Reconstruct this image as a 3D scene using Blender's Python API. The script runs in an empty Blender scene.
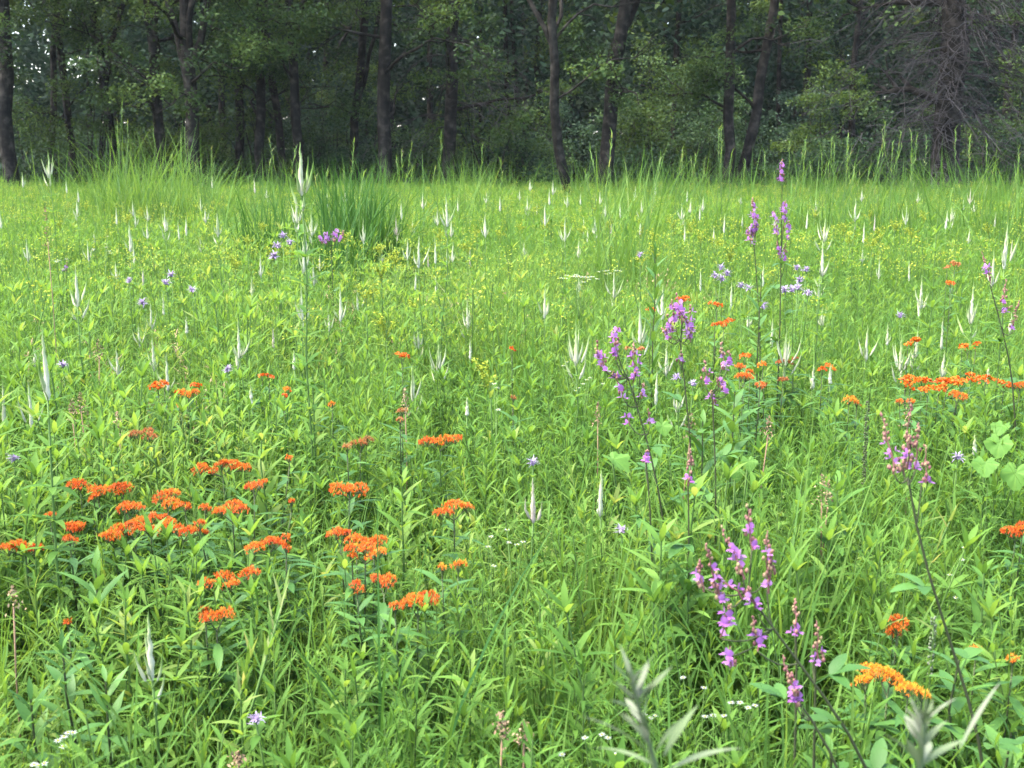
import bpy, math, random
import numpy as np
from mathutils import Vector

rng = np.random.default_rng(11)
random.seed(11)
sc = bpy.context.scene
col = sc.collection
R = math.radians
PI = math.pi

# ------------------------------------------------------------------ camera
FPX = 1200.0
PITCH = R(-11.0)
EYE = np.array([0.0, 0.0, 1.6])
cam_d = bpy.data.cameras.new('camera')
cam = bpy.data.objects.new('camera', cam_d)
col.objects.link(cam)
cam.location = EYE
cam.rotation_euler = (R(90) + PITCH, 0, 0)
cam_d.sensor_width = 36.0
cam_d.lens = 36.0 * FPX / 1024.0
cam_d.clip_start = 0.05
cam_d.clip_end = 2000
cam_d.dof.use_dof = True
cam_d.dof.focus_distance = 4.5
cam_d.dof.aperture_fstop = 9.0
sc.camera = cam
FW = np.array([0, math.cos(PITCH), math.sin(PITCH)])
UP = np.array([0, -math.sin(PITCH), math.cos(PITCH)])


def ray(px, py):
    d = np.array([(px - 512) / FPX, 0, 0]) + UP * (384 - py) / FPX + FW
    return d / d[1]


def at(px, py, Y):
    """The world point seen at photo pixel (px, py) that lies Y metres ahead."""
    return EYE + ray(px, py) * Y


def dist_for(px, py, H):
    """How far ahead a point of height H above the ground is, if it shows at (px, py)."""
    s = ray(px, py)[2]
    return (H - EYE[2]) / s if s < -1e-3 else 40.0


# ------------------------------------------------------------------ geometry kit
class G:
    def __init__(self):
        self.V, self.F, self.A, self.M, self.n = [], [], [], [], 0

    def add(self, V, F, a=0.5, m=0):
        V = np.asarray(V, float).reshape(-1, 3)
        F = np.asarray(F, int).reshape(-1, 4)
        if len(F) == 0:
            return
        self.V.append(V)
        self.F.append(F + self.n)
        self.A.append(np.broadcast_to(np.asarray(a, float), (len(V),)).copy())
        self.M.append(np.broadcast_to(np.asarray(m, int), (len(F),)).copy())
        self.n += len(V)

    def arr(self):
        return np.concatenate(self.V), np.concatenate(self.F), np.concatenate(self.A), np.concatenate(self.M)


def build(name, g, mats, parent=None, origin=None):
    V, F, A, M = g if isinstance(g, tuple) else g.arr()
    if origin is not None:
        V = V - np.asarray(origin)
    me = bpy.data.meshes.new(name)
    me.vertices.add(len(V))
    me.vertices.foreach_set('co', V.astype(np.float32).ravel())
    me.loops.add(F.size)
    me.loops.foreach_set('vertex_index', F.astype(np.int32).ravel())
    me.polygons.add(len(F))
    me.polygons.foreach_set('loop_start', np.arange(0, F.size, 4, dtype=np.int32))
    if not isinstance(mats, (list, tuple)):
        mats = [mats]
    for mt in mats:
        me.materials.append(mt)
    if len(mats) > 1:
        me.polygons.foreach_set('material_index', M.astype(np.int32))
    at_ = me.attributes.new('vary', 'FLOAT', 'POINT')
    at_.data.foreach_set('value', A.astype(np.float32))
    me.update(calc_edges=True)
    o = bpy.data.objects.new(name, me)
    col.objects.link(o)
    if parent is not None:
        o.parent = parent
    return o


def tag(o, label=None, cat=None, group=None, kind=None):
    if label: o['label'] = label
    if cat: o['category'] = cat
    if group: o['group'] = group
    if kind: o['kind'] = kind
    return o


def empty(name, loc, label, cat, group=None):
    o = bpy.data.objects.new(name, None)
    o.empty_display_size = 0.05
    col.objects.link(o)
    o.location = loc
    return tag(o, label, cat, group)


LANCE = {1: [.5, .1], 2: [.35, 1, .08], 3: [.3, 1, .8, .05], 4: [.25, .85, 1, .62, .04], 5: [.22, .75, 1, .85, .5, .03], 6: [.2, .66, .95, 1, .78, .42, .02]}
BLADE = {2: [1, .7, .08], 3: [1, .85, .55, .06], 4: [.9, 1, .8, .5, .05], 5: [.9, 1, .9, .7, .42, .05], 6: [.9, 1, .95, .8, .6, .35, .04]}
OVAL = {2: [.45, 1, .3], 3: [.4, 1, .9, .2], 4: [.4, .95, 1, .75, .15], 6: [.3, .85, 1, 1, .85, .55, .1]}


def leaves(P, az, el, L, W, droop=0.5, nseg=3, fold=0.3, prof=LANCE, twist=0.0):
    """Vectorised leaves / blades / petals: each a strip bending from elevation el down by droop."""
    P = np.asarray(P, float).reshape(-1, 3)
    n = len(P)
    az, el, L, W, droop, twist = [np.broadcast_to(np.asarray(q, float), (n,)) for q in (az, el, L, W, droop, twist)]
    ca, sa = np.cos(az), np.sin(az)
    side = np.stack([-sa, ca, np.zeros(n)], 1)
    w = prof[nseg]
    mid = P.copy()
    rows = []
    cols = 3 if fold > 0 else 2
    for i in range(nseg + 1):
        t = i / nseg
        ang = el - droop * t
        if i > 0:
            am = el - droop * (t - .5 / nseg)
            mid = mid + np.stack([np.cos(am) * ca, np.cos(am) * sa, np.sin(am)], 1) * (L / nseg)[:, None]
        nor = np.stack([-np.sin(ang) * ca, -np.sin(ang) * sa, np.cos(ang)], 1)
        ct, st = np.cos(twist * t)[:, None], np.sin(twist * t)[:, None]
        sd = side * ct + nor * st
        nn = nor * ct - side * st
        hw = (W * .5 * w[i])[:, None]
        a = mid + sd * hw + nn * hw * fold
        b = mid - sd * hw + nn * hw * fold
        rows.append(np.stack([a, mid, b] if cols == 3 else [a, b], 1))
    V = np.stack(rows, 1).reshape(-1, 3)
    per = (nseg + 1) * cols
    f = []
    for i in range(nseg):
        for c in range(cols - 1):
            q = i * cols + c
            f.append([q, q + 1, q + 1 + cols, q + cols])
    F = (np.array(f)[None] + (np.arange(n) * per)[:, None, None]).reshape(-1, 4)
    return V, F, per


def add_leaves(g, P, az, el, L, W, a=None, m=0, **k):
    V, F, per = leaves(P, az, el, L, W, **k)
    n = len(V) // per
    if a is None:
        a = rng.uniform(0, 1, n)
    a = np.repeat(np.broadcast_to(np.asarray(a, float), (n,)), per)
    g.add(V, F, a, m)


def tube(g, pts, rad, sides=4, a=0.5, m=0, cap=True):
    pts = np.asarray(pts, float)
    n = len(pts)
    rad = np.broadcast_to(np.asarray(rad, float), (n,))
    tan = np.gradient(pts, axis=0)
    tan /= np.linalg.norm(tan, axis=1, keepdims=True) + 1e-9
    ref = np.array([1.0, 0.13, 0.07]) if abs(tan[0][2]) > .7 else np.array([0.05, 0.1, 1.0])
    u = np.cross(tan, ref)
    u /= np.linalg.norm(u, axis=1, keepdims=True) + 1e-9
    v = np.cross(tan, u)
    th = np.arange(sides) * 2 * PI / sides
    V = pts[:, None] + (u[:, None] * np.cos(th)[None, :, None] + v[:, None] * np.sin(th)[None, :, None]) * rad[:, None, None]
    V = V.reshape(-1, 3)
    F = []
    for i in range(n - 1):
        for s in range(sides):
            s2 = (s + 1) % sides
            F.append([i * sides + s, i * sides + s2, (i + 1) * sides + s2, (i + 1) * sides + s])
    if cap and sides == 4:
        b = (n - 1) * 4
        F.append([b, b + 1, b + 2, b + 3])
    av = np.repeat(np.broadcast_to(np.asarray(a, float), (n,)), sides) if np.ndim(a) else a
    g.add(V, F, av, m)


def diamonds(g, P, L, W, a=None, m=0, flat=0.6):
    """Leaf-sized four-cornered faces at random tilts; flat = 1 lies level, 0 any way round."""
    P = np.asarray(P, float)
    n = len(P)
    L = np.broadcast_to(np.asarray(L, float), (n,))[:, None]
    W = np.broadcast_to(np.asarray(W, float), (n,))[:, None]
    az = rng.uniform(0, 2 * PI, n)
    pit = rng.normal(-.35, .75, n) * (1 - flat * .5)
    rol = rng.normal(0, 1.0, n) * (1 - flat * .5)
    u = np.stack([np.cos(az) * np.cos(pit), np.sin(az) * np.cos(pit), np.sin(pit)], 1)
    s = np.stack([-np.sin(az), np.cos(az), np.zeros(n)], 1)
    nn = np.cross(u, s)
    v = s * np.cos(rol)[:, None] + nn * np.sin(rol)[:, None]
    V = np.stack([P - u * L * .5, P + v * W * .5 + nn * W * .08, P + u * L * .5, P - v * W * .5 + nn * W * .08], 1).reshape(-1, 3)
    F = np.arange(4 * n).reshape(-1, 4)
    if a is None:
        a = rng.uniform(0, 1, n)
    g.add(V, F, np.repeat(np.broadcast_to(np.asarray(a, float), (n,)), 4), m)


def blob(g, c, r, a=0.5, m=0, sz=1.0):
    """A small lumpy bud (six-sided double cone of rounded section)."""
    c = np.asarray(c, float)
    tube(g, [c + [0, 0, -r * sz], c + [0, 0, -r * .55 * sz], c + [0, 0, r * .2 * sz], c + [0, 0, r * .8 * sz], c + [0, 0, r * sz]],
         [r * .25, r * .85, r, r * .55, r * .08], 5, a, m, cap=False)


def path(p0, p1, n=6, sag=0.0, wob=0.0):
    t = np.linspace(0, 1, n)[:, None]
    P = np.asarray(p0, float) * (1 - t) + np.asarray(p1, float) * t
    P = P + np.array([0, 0, 1.0]) * (np.sin(t * PI) * sag)
    if wob:
        w = rng.normal(0, wob, (n, 3))
        w[0] = 0
        w[-1] = 0
        P = P + w
    return P


# value noise on the ground plane (for patches of species and height)
_T = rng.uniform(0, 1, (64, 64))
def noise2(x, y, s):
    x = np.asarray(x) / s + 100.3
    y = np.asarray(y) / s + 57.7
    i, j = np.floor(x).astype(int), np.floor(y).astype(int)
    fx, fy = x - i, y - j
    fx, fy = fx * fx * (3 - 2 * fx), fy * fy * (3 - 2 * fy)
    g = lambda a, b: _T[a % 64, b % 64]
    return (g(i, j) * (1 - fx) + g(i + 1, j) * fx) * (1 - fy) + (g(i, j + 1) * (1 - fx) + g(i + 1, j + 1) * fx) * fy


# ------------------------------------------------------------------ materials
def ramp_mat(name, stops, rough=.6, spec=.12, trans=.0, tcol=None, nscale=6.0, namt=.25, attr=True, bump=0.0):
    m = bpy.data.materials.new(name)
    m.use_nodes = True
    nt = m.node_tree
    nt.nodes.clear()
    N, Lk = nt.nodes.new, nt.links.new
    out = N('ShaderNodeOutputMaterial')
    bs = N('ShaderNodeBsdfPrincipled')
    bs.inputs['Roughness'].default_value = rough
    bs.inputs['Specular IOR Level'].default_value = spec
    rp = N('ShaderNodeValToRGB')
    els = rp.color_ramp.elements
    while len(els) < len(stops):
        els.new(.5)
    for e, (p, c) in zip(els, stops):
        e.position = p
        e.color = (*c, 1)
    tc = N('ShaderNodeTexCoord')
    nz = N('ShaderNodeTexNoise')
    nz.inputs['Scale'].default_value = nscale
    nz.inputs['Detail'].default_value = 3
    Lk(tc.outputs['Object'], nz.inputs['Vector'])
    mp = N('ShaderNodeMath'); mp.operation = 'MULTIPLY_ADD'
    mp.inputs[1].default_value = namt
    Lk(nz.outputs['Fac'], mp.inputs[0])
    if attr:
        an = N('ShaderNodeAttribute'); an.attribute_name = 'vary'
        sb = N('ShaderNodeMath'); sb.operation = 'SUBTRACT'
        Lk(an.outputs['Fac'], sb.inputs[0]); sb.inputs[1].default_value = namt * .5
        Lk(sb.outputs[0], mp.inputs[2])
    else:
        mp.inputs[2].default_value = .5 - namt * .5
    Lk(mp.outputs[0], rp.inputs['Fac'])
    Lk(rp.outputs['Color'], bs.inputs['Base Color'])
    if bump:
        bp = N('ShaderNodeBump')
        bp.inputs['Strength'].default_value = bump
        bp.inputs['Distance'].default_value = .03
        n2 = N('ShaderNodeTexNoise'); n2.inputs['Scale'].default_value = nscale * 4; n2.inputs['Detail'].default_value = 6
        st = N('ShaderNodeMapping'); st.inputs['Scale'].default_value = (1, 1, .15)
        Lk(tc.outputs['Object'], st.inputs['Vector']); Lk(st.outputs[0], n2.inputs['Vector'])
        Lk(n2.outputs['Fac'], bp.inputs['Height'])
        Lk(bp.outputs[0], bs.inputs['Normal'])
    if trans > 0:
        tr = N('ShaderNodeBsdfTranslucent')
        mx = N('ShaderNodeMixShader'); mx.inputs[0].default_value = trans
        if tcol:
            mc = N('ShaderNodeMix'); mc.data_type = 'RGBA'; mc.blend_type = 'MULTIPLY'
            mc.inputs[0].default_value = 1.0
            Lk(rp.outputs['Color'], mc.inputs[6]); mc.inputs[7].default_value = (*tcol, 1)
            Lk(mc.outputs[2], tr.inputs['Color'])
        else:
            Lk(rp.outputs['Color'], tr.inputs['Color'])
        Lk(bs.outputs[0], mx.inputs[1]); Lk(tr.outputs[0], mx.inputs[2])
        Lk(mx.outputs[0], out.inputs['Surface'])
    else:
        Lk(bs.outputs[0], out.inputs['Surface'])
    return m


YG = (1.5, 1.25, .75)
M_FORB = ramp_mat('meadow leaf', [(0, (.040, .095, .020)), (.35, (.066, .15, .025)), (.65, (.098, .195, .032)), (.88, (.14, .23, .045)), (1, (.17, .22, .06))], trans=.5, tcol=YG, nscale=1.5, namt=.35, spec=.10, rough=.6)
M_GRASS = ramp_mat('grass blade', [(0, (.050, .115, .024)), (.4, (.078, .165, .030)), (.8, (.12, .21, .045)), (1, (.22, .25, .10))], trans=.45, tcol=YG, nscale=1.2, namt=.3, spec=.10, rough=.6)
M_DARKGRASS = ramp_mat('lush grass blade', [(0, (.025, .075, .018)), (.5, (.045, .115, .022)), (1, (.09, .17, .03))], trans=.35, tcol=YG, nscale=1.5, namt=.3, spec=.1)
M_MILKLEAF = ramp_mat('dark glossy leaf', [(0, (.028, .08, .018)), (.5, (.048, .12, .024)), (1, (.08, .17, .03))], trans=.3, tcol=YG, nscale=3, namt=.25, spec=.18, rough=.5)
M_BROADLEAF = ramp_mat('broad leaf', [(0, (.05, .12, .022)), (.5, (.078, .17, .03)), (1, (.12, .22, .04))], trans=.4, tcol=YG, nscale=5, namt=.3)
M_STEM = ramp_mat('green stem', [(0, (.05, .09, .025)), (.5, (.08, .14, .035)), (1, (.12, .19, .05))], nscale=4)
M_DSTEM = ramp_mat('dark purple stem', [(0, (.034, .028, .020)), (.5, (.05, .06, .026)), (1, (.075, .11, .04))], nscale=6)
M_ORANGE = ramp_mat('orange floret', [(0, (.36, .035, .005)), (.4, (.50, .082, .006)), (.75, (.54, .125, .008)), (1, (.55, .21, .015))], trans=.25, nscale=25, namt=.25, rough=.5, spec=.2)
M_YORANGE = ramp_mat('amber floret', [(0, (.48, .085, .006)), (.5, (.56, .16, .01)), (1, (.58, .29, .02))], trans=.25, nscale=25, namt=.25, rough=.5, spec=.2)
M_PALEORANGE = ramp_mat('faded orange floret', [(0, (.32, .075, .025)), (.5, (.36, .12, .04)), (1, (.32, .22, .08))], trans=.25, nscale=25, namt=.25)
M_WHITE = ramp_mat('creamy spike', [(0, (.54, .52, .40)), (.4, (.45, .46, .29)), (.75, (.26, .34, .12)), (1, (.12, .21, .04))], trans=.2, nscale=40, namt=.2, rough=.7, spec=.15)
M_PINKWHITE = ramp_mat('pinkish spike', [(0, (.46, .37, .32)), (.5, (.42, .38, .27)), (1, (.2, .24, .1))], trans=.2, nscale=40, namt=.2, rough=.7, spec=.15)
M_MAGENTA = ramp_mat('pink purple petal', [(0, (.27, .09, .30)), (.5, (.37, .16, .40)), (1, (.47, .30, .48))], trans=.3, nscale=30, namt=.3, rough=.5, spec=.2)
M_BUD = ramp_mat('brownish bud', [(0, (.14, .05, .06)), (.5, (.20, .10, .08)), (1, (.24, .20, .09))], nscale=20, namt=.3)
M_LILAC = ramp_mat('pale lilac petal', [(0, (.25, .17, .31)), (.5, (.32, .25, .37)), (1, (.39, .34, .42))], trans=.3, nscale=30, namt=.2)
M_DAISY = ramp_mat('white ray floret', [(0, (.42, .43, .42)), (1, (.5, .5, .48))], trans=.25, nscale=30, namt=.2)
M_YELLOW = ramp_mat('yellow floret spray', [(0, (.17, .24, .03)), (.5, (.27, .31, .03)), (1, (.36, .36, .035))], trans=.3, nscale=10, namt=.3)
M_SILVER = ramp_mat('silvery downy leaf', [(0, (.075, .115, .045)), (.5, (.125, .16, .085)), (1, (.175, .18, .14))], trans=.25, nscale=12, namt=.4, rough=.9, spec=.1)
M_DRY = ramp_mat('dry brown seed head', [(0, (.13, .08, .05)), (.5, (.22, .15, .09)), (1, (.34, .26, .14))], nscale=20, namt=.3, rough=.85, spec=.1)
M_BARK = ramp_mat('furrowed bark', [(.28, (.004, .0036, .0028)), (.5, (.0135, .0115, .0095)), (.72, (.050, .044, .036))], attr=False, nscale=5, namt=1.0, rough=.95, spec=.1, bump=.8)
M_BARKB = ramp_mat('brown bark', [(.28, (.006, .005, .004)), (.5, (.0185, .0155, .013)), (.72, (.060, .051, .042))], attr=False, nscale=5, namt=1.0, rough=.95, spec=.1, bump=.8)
M_TWIG = ramp_mat('dead twig', [(0, (.022, .019, .019)), (.5, (.04, .035, .034)), (1, (.08, .073, .072))], nscale=4, namt=.3, rough=.95, spec=.1)
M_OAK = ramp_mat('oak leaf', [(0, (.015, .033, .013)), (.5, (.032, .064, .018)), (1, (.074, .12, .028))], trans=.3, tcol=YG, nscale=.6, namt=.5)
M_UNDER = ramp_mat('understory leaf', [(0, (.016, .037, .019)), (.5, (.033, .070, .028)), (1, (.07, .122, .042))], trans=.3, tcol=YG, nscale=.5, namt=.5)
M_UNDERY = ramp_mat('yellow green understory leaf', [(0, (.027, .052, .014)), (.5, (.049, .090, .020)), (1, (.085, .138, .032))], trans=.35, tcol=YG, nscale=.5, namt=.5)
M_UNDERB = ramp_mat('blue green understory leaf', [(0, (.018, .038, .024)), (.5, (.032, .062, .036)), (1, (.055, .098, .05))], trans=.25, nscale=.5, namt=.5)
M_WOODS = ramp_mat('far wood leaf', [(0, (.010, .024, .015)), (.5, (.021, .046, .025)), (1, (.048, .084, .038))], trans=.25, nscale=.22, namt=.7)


def ground_mat(name, c):
    m = ramp_mat(name, c, attr=False, nscale=1.3, namt=1.0, rough=1.0, spec=.05)
    return m


M_SOIL = ground_mat('meadow floor', [(0, (.022, .030, .010)), (.5, (.035, .055, .014)), (1, (.06, .075, .025))])
M_LITTER = ground_mat('wood floor', [(0, (.03, .025, .015)), (.5, (.05, .042, .024)), (1, (.05, .07, .025))])

# ------------------------------------------------------------------ world and sun (soft light of a thin bright overcast)
SUN_EL, SUN_AZ = R(66), R(-95)          # azimuth measured from +Y clockwise
w = bpy.data.worlds.new('World')
sc.world = w
w.use_nodes = True
nt = w.node_tree
nt.nodes.clear()
sky = nt.nodes.new('ShaderNodeTexSky')
sky.sky_type = 'NISHITA'
sky.sun_disc = False
sky.sun_elevation = SUN_EL
sky.sun_rotation = SUN_AZ
sky.air_density = 1.0
sky.dust_density = 3.0
sky.ozone_density = 1.0
bg = nt.nodes.new('ShaderNodeBackground')
bg.inputs['Strength'].default_value = .15
wo = nt.nodes.new('ShaderNodeOutputWorld')
nt.links.new(sky.outputs[0], bg.inputs[0])
nt.links.new(bg.outputs[0], wo.inputs[0])
sd = bpy.data.lights.new('sun', 'SUN')
sd.energy = 2.0
sd.angle = R(35)
sd.color = (1.0, .96, .88)
so = bpy.data.objects.new('sun', sd)
col.objects.link(so)
sdir = Vector((math.sin(SUN_AZ) * math.cos(SUN_EL), math.cos(SUN_AZ) * math.cos(SUN_EL), math.sin(SUN_EL)))
so.rotation_euler = sdir.to_track_quat('Z', 'Y').to_euler()
so.location = (-10, -10, 30)

sc.view_settings.view_transform = 'Standard'
sc.view_settings.look = 'None'
sc.view_settings.exposure = 2.92
sc.view_settings.gamma = 1.0
sc.cycles.max_bounces = 6
sc.cycles.diffuse_bounces = 4
sc.cycles.glossy_bounces = 1
sc.cycles.transmission_bounces = 4
sc.cycles.transparent_max_bounces = 4
sc.cycles.caustics_reflective = False
sc.cycles.caustics_refractive = False
sc.cycles.sample_clamp_indirect = .35
sc.cycles.sample_clamp_direct = .45
sc.cycles.use_denoising = True
sc.cycles.denoising_prefilter = 'NONE'
sc.cycles.denoiser = 'OPENIMAGEDENOISE'
sc.cycles.denoising_input_passes = 'RGB_ALBEDO_NORMAL'

# ------------------------------------------------------------------ the ground
g = G()
xs = [-400, -60, -30, -15, 0, 15, 30, 60, 400]
ys = [-200, -20, 0, 10, 20, 30, 36, 50, 100, 500]
gv = [(x, y, 0) for y in ys for x in xs]
gf = [[j * 9 + i, j * 9 + i + 1, (j + 1) * 9 + i + 1, (j + 1) * 9 + i] for j in range(9) for i in range(8)]
g.add(gv, gf)
tag(build('ground', g, M_SOIL), 'flat meadow ground running under the plants to the woods', 'ground', kind='structure')
g = G()
g.add([(-120, 33.5, .004), (120, 33.5, .004), (120, 160, .004), (-120, 160, .004)], [[0, 1, 2, 3]])
tag(build('woodland_floor', g, M_LITTER), 'brown leaf litter floor under the trees', 'ground', kind='structure')

# ------------------------------------------------------------------ labels: each plant is told apart by its look and the nearest landmark
LANDMARKS = [
    ('the biggest orange flower mass', 160, 515), ('the forked silvery shoot', 645, 690), ('the amber orange flower plate', 890, 683),
    ('the large heart shaped leaf', 612, 475), ('the dark lush clump', 365, 215), ('the tall pale clump', 150, 175),
    ('the twin magenta spires', 770, 225), ('the bushy magenta cluster', 682, 325), ('the long orange row', 950, 384),
    ('the tallest white candelabra', 300, 180), ('the stout white spike', 43, 365), ('the brown twigged trunk', 935, 165),
    ('the forked pale trunk', 738, 165), ('the leaning dark trunk', 606, 165), ('the lone lilac pompom', 533, 463),
    ('the bright orange plate', 440, 441), ('the leaning magenta stem', 735, 590), ('the white flat daisy patch', 575, 278),
    ('the lone low spike', 150, 650), ('the tall whorled leafy stalk', 938, 240), ('the straight dark trunk', 391, 165),
    ('the deep red tilted head', 897, 627), ('the wide fan of white spikes', 576, 345), ('the spreading limbed trunk', 207, 165),
    ('the thick sky edge trunk', 18, 165), ('the slim forked trunk', 569, 172), ('the lilac pompom cluster', 800, 283),
]
WORDS = ['closest', 'second closest', 'third closest', 'fourth closest', 'fifth closest', 'sixth closest', 'seventh closest', 'eighth closest',
         'ninth closest', 'tenth closest', 'eleventh closest', 'twelfth closest']
NUM = {0: 'no', 1: 'one', 2: 'two', 3: 'three', 4: 'four', 5: 'five', 6: 'six', 7: 'seven', 8: 'eight'}
_pending = []


def label_later(o, look, px, py, skip=None):
    _pending.append((o, look, px, py, skip))


def settle_labels():
    by = {}
    for o, look, px, py, skip in _pending:
        best = min((math.hypot((px - x) * 1.0, (py - y) * 1.3), n, x, y) for n, x, y in LANDMARKS if n != skip)
        dx, dy = px - best[2], py - best[3]
        if abs(dx) < 12 and abs(dy) < 12: rel = 'right at'
        elif abs(dy) > 2.2 * abs(dx): rel = 'above' if dy < 0 else 'below'
        elif abs(dx) > 2.2 * abs(dy): rel = 'left of' if dx < 0 else 'right of'
        else: rel = ('above' if dy < 0 else 'below') + (' left of' if dx < 0 else ' right of')
        by.setdefault((look, rel, best[1]), []).append((best[0], o))
    for (look, rel, mark), rows in by.items():
        rows.sort(key=lambda r: r[0])
        for i, (_d, o) in enumerate(rows):
            o['label'] = f'{look} {rel} {mark}' if len(rows) == 1 else f'{look}, {WORDS[i]} {rel} {mark}'


HEADS = []          # (x, y, z_low, radius): flower heads that stand clear of the plants round them


def clear(P, r, drop=0.0):
    HEADS.append((P[0], P[1], P[2] - drop, r))


def base_of(P):
    return np.array([P[0], P[1], 0.0])


# ------------------------------------------------------------------ Culver's root: white candelabra spikes
def spike(g, pts, r, near, green=0.0):
    n = len(pts)
    t = np.linspace(0, 1, n)
    rad = r * np.interp(t, [0, .06, .35, .7, 1], [.45, 1.0, .85, .5, .12]) * rng.uniform(.84, 1.16, n)
    a = np.clip(t ** 1.2 * .85 + green + rng.uniform(-.08, .08, n), 0, 1)
    tube(g, pts, rad, 6 if near else 4, a, 0)
    k = int(90 * near + 26)
    tt = rng.uniform(0, .9, k) ** 1.1
    P = np.stack([np.interp(tt, t, pts[:, i]) for i in range(3)], 1)
    rr = np.interp(tt, t, rad)
    az = rng.uniform(0, 2 * PI, k)
    add_leaves(g, P + np.stack([np.cos(az), np.sin(az), az * 0], 1) * rr[:, None] * .7, az, rng.uniform(.1, .9, k), r * rng.uniform(.5, 1.0, k), r * .3,
               a=np.clip(tt * .8 + green - .05, 0, 1), nseg=1, fold=0, droop=0)


def culvers_root(px, py, sp, ns, fan=False, pink=False, arm=None, Hmax=1.55, look=None):
    Ls, d = .165, 1200 * .165 / sp
    H = at(px, py, d)[2]
    if H < .74: d = dist_for(px, py, .74)
    if H > Hmax: d = min(dist_for(px, py, Hmax), 30) if py > 156 else d
    if ns > 0 and px != 42: ns = min(8, ns + int(rng.integers(1, 3)))
    tip = at(px, py, d)
    Ls = sp * d / 1200
    H = tip[2]
    near = max(0.0, min(1.0, (9 - d) / 5))
    lean = rng.normal(0, .03, 2)
    base = np.array([tip[0] + lean[0], tip[1] + lean[1], 0])
    foot = np.array([tip[0] - lean[0] * .1, tip[1], H - Ls])
    word = 'slender' if ns == 0 else NUM[min(ns, 8)] + ' armed'
    lk = look or (f'{"fading pinkish" if pink else "white"} {word} {"fan of spikes" if fan else "candelabra spike" if ns else "single spike"}')
    root = empty('culvers_root', base, None, 'wildflower', "white flowered Culver's root plants in the meadow")
    label_later(root, lk, px, py + sp * .5)
    gs = G()
    st = path(base, foot, 6, 0, .006)
    tube(gs, st, np.linspace(.0042, .0024, 6), 4, .5)
    build('stem', gs, M_STEM, root, base)
    gl = G()
    z = H - Ls - .05
    top = z
    while z > .2:
        k = rng.integers(4, 7)
        t = z / (H - Ls)
        c = base * (1 - t) + foot * t
        grow = min(1, .55 + (top - z) * 4)
        add_leaves(gl, np.repeat(c[None], k, 0), rng.uniform(0, 6) + np.arange(k) * 2 * PI / k + rng.normal(0, .15, k), rng.uniform(.15, .7, k),
                   rng.uniform(.075, .11, k) * grow, rng.uniform(.016, .022, k) * grow, droop=rng.uniform(.3, .9, k), nseg=3 if near > .2 else 2, fold=.25,
                   a=rng.uniform(.25, .8, k))
        z -= rng.uniform(.07, .10)
    build('foliage', gl, M_FORB, root, base)
    mt = M_PINKWHITE if pink else M_WHITE
    r = (.0062 + .00028 * min(d, 18)) * (1.25 if Hmax > 1.6 else rng.uniform(.85, 1.15))
    gsp = G()
    spike(gsp, path(foot - [0, 0, .01], tip, 16 if near > .2 else 9, 0, .0011), r, near, green=.25 if (fan and ns) else rng.uniform(-.05, .1))
    build('flower_spike', gsp, mt, root, base)
    az0 = rng.uniform(0, 6)
    for i in range(ns):
        az = az0 + i * 2 * PI / max(ns, 1) + rng.normal(0, .2)
        la = Ls * (rng.uniform(.65, 1.0) if fan else rng.uniform(.45, .95))
        out = (arm or rng.uniform(.22, .42) * (1.35 if (ns > 4 and i % 3 == 2) else 1)) * la
        c = foot + np.array([0, 0, -.012 - ((.0, .015, .07)[i % 3] if ns > 4 else 0)])
        t = np.linspace(0, 1, 9)[:, None]
        dirv = np.array([math.cos(az), math.sin(az), 0])
        bend = rng.uniform(.35, .8)
        pts = c + dirv * out * (t * (1 + bend) - bend * t ** 2) + np.array([0, 0, 1.0]) * la * (t * (.92 - bend * .3) + bend * .3 * t ** 2) + np.cumsum(rng.normal(0, .0012, (9, 3)), 0) * (t > .2)
        gsp = G()
        tube(gsp, pts[:4], .0016, 4, .9)
        spike(gsp, pts[2:], r * rng.uniform(.55, .72), near * .6, green=rng.uniform(.1, .5) if not fan else rng.uniform(0, .35))
        build('flower_spike', gsp, mt, root, base)
    clear(foot, .05 + .25 * Ls, .03)
    clear(foot + [0, 0, Ls * .4], .05, 0)


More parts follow.
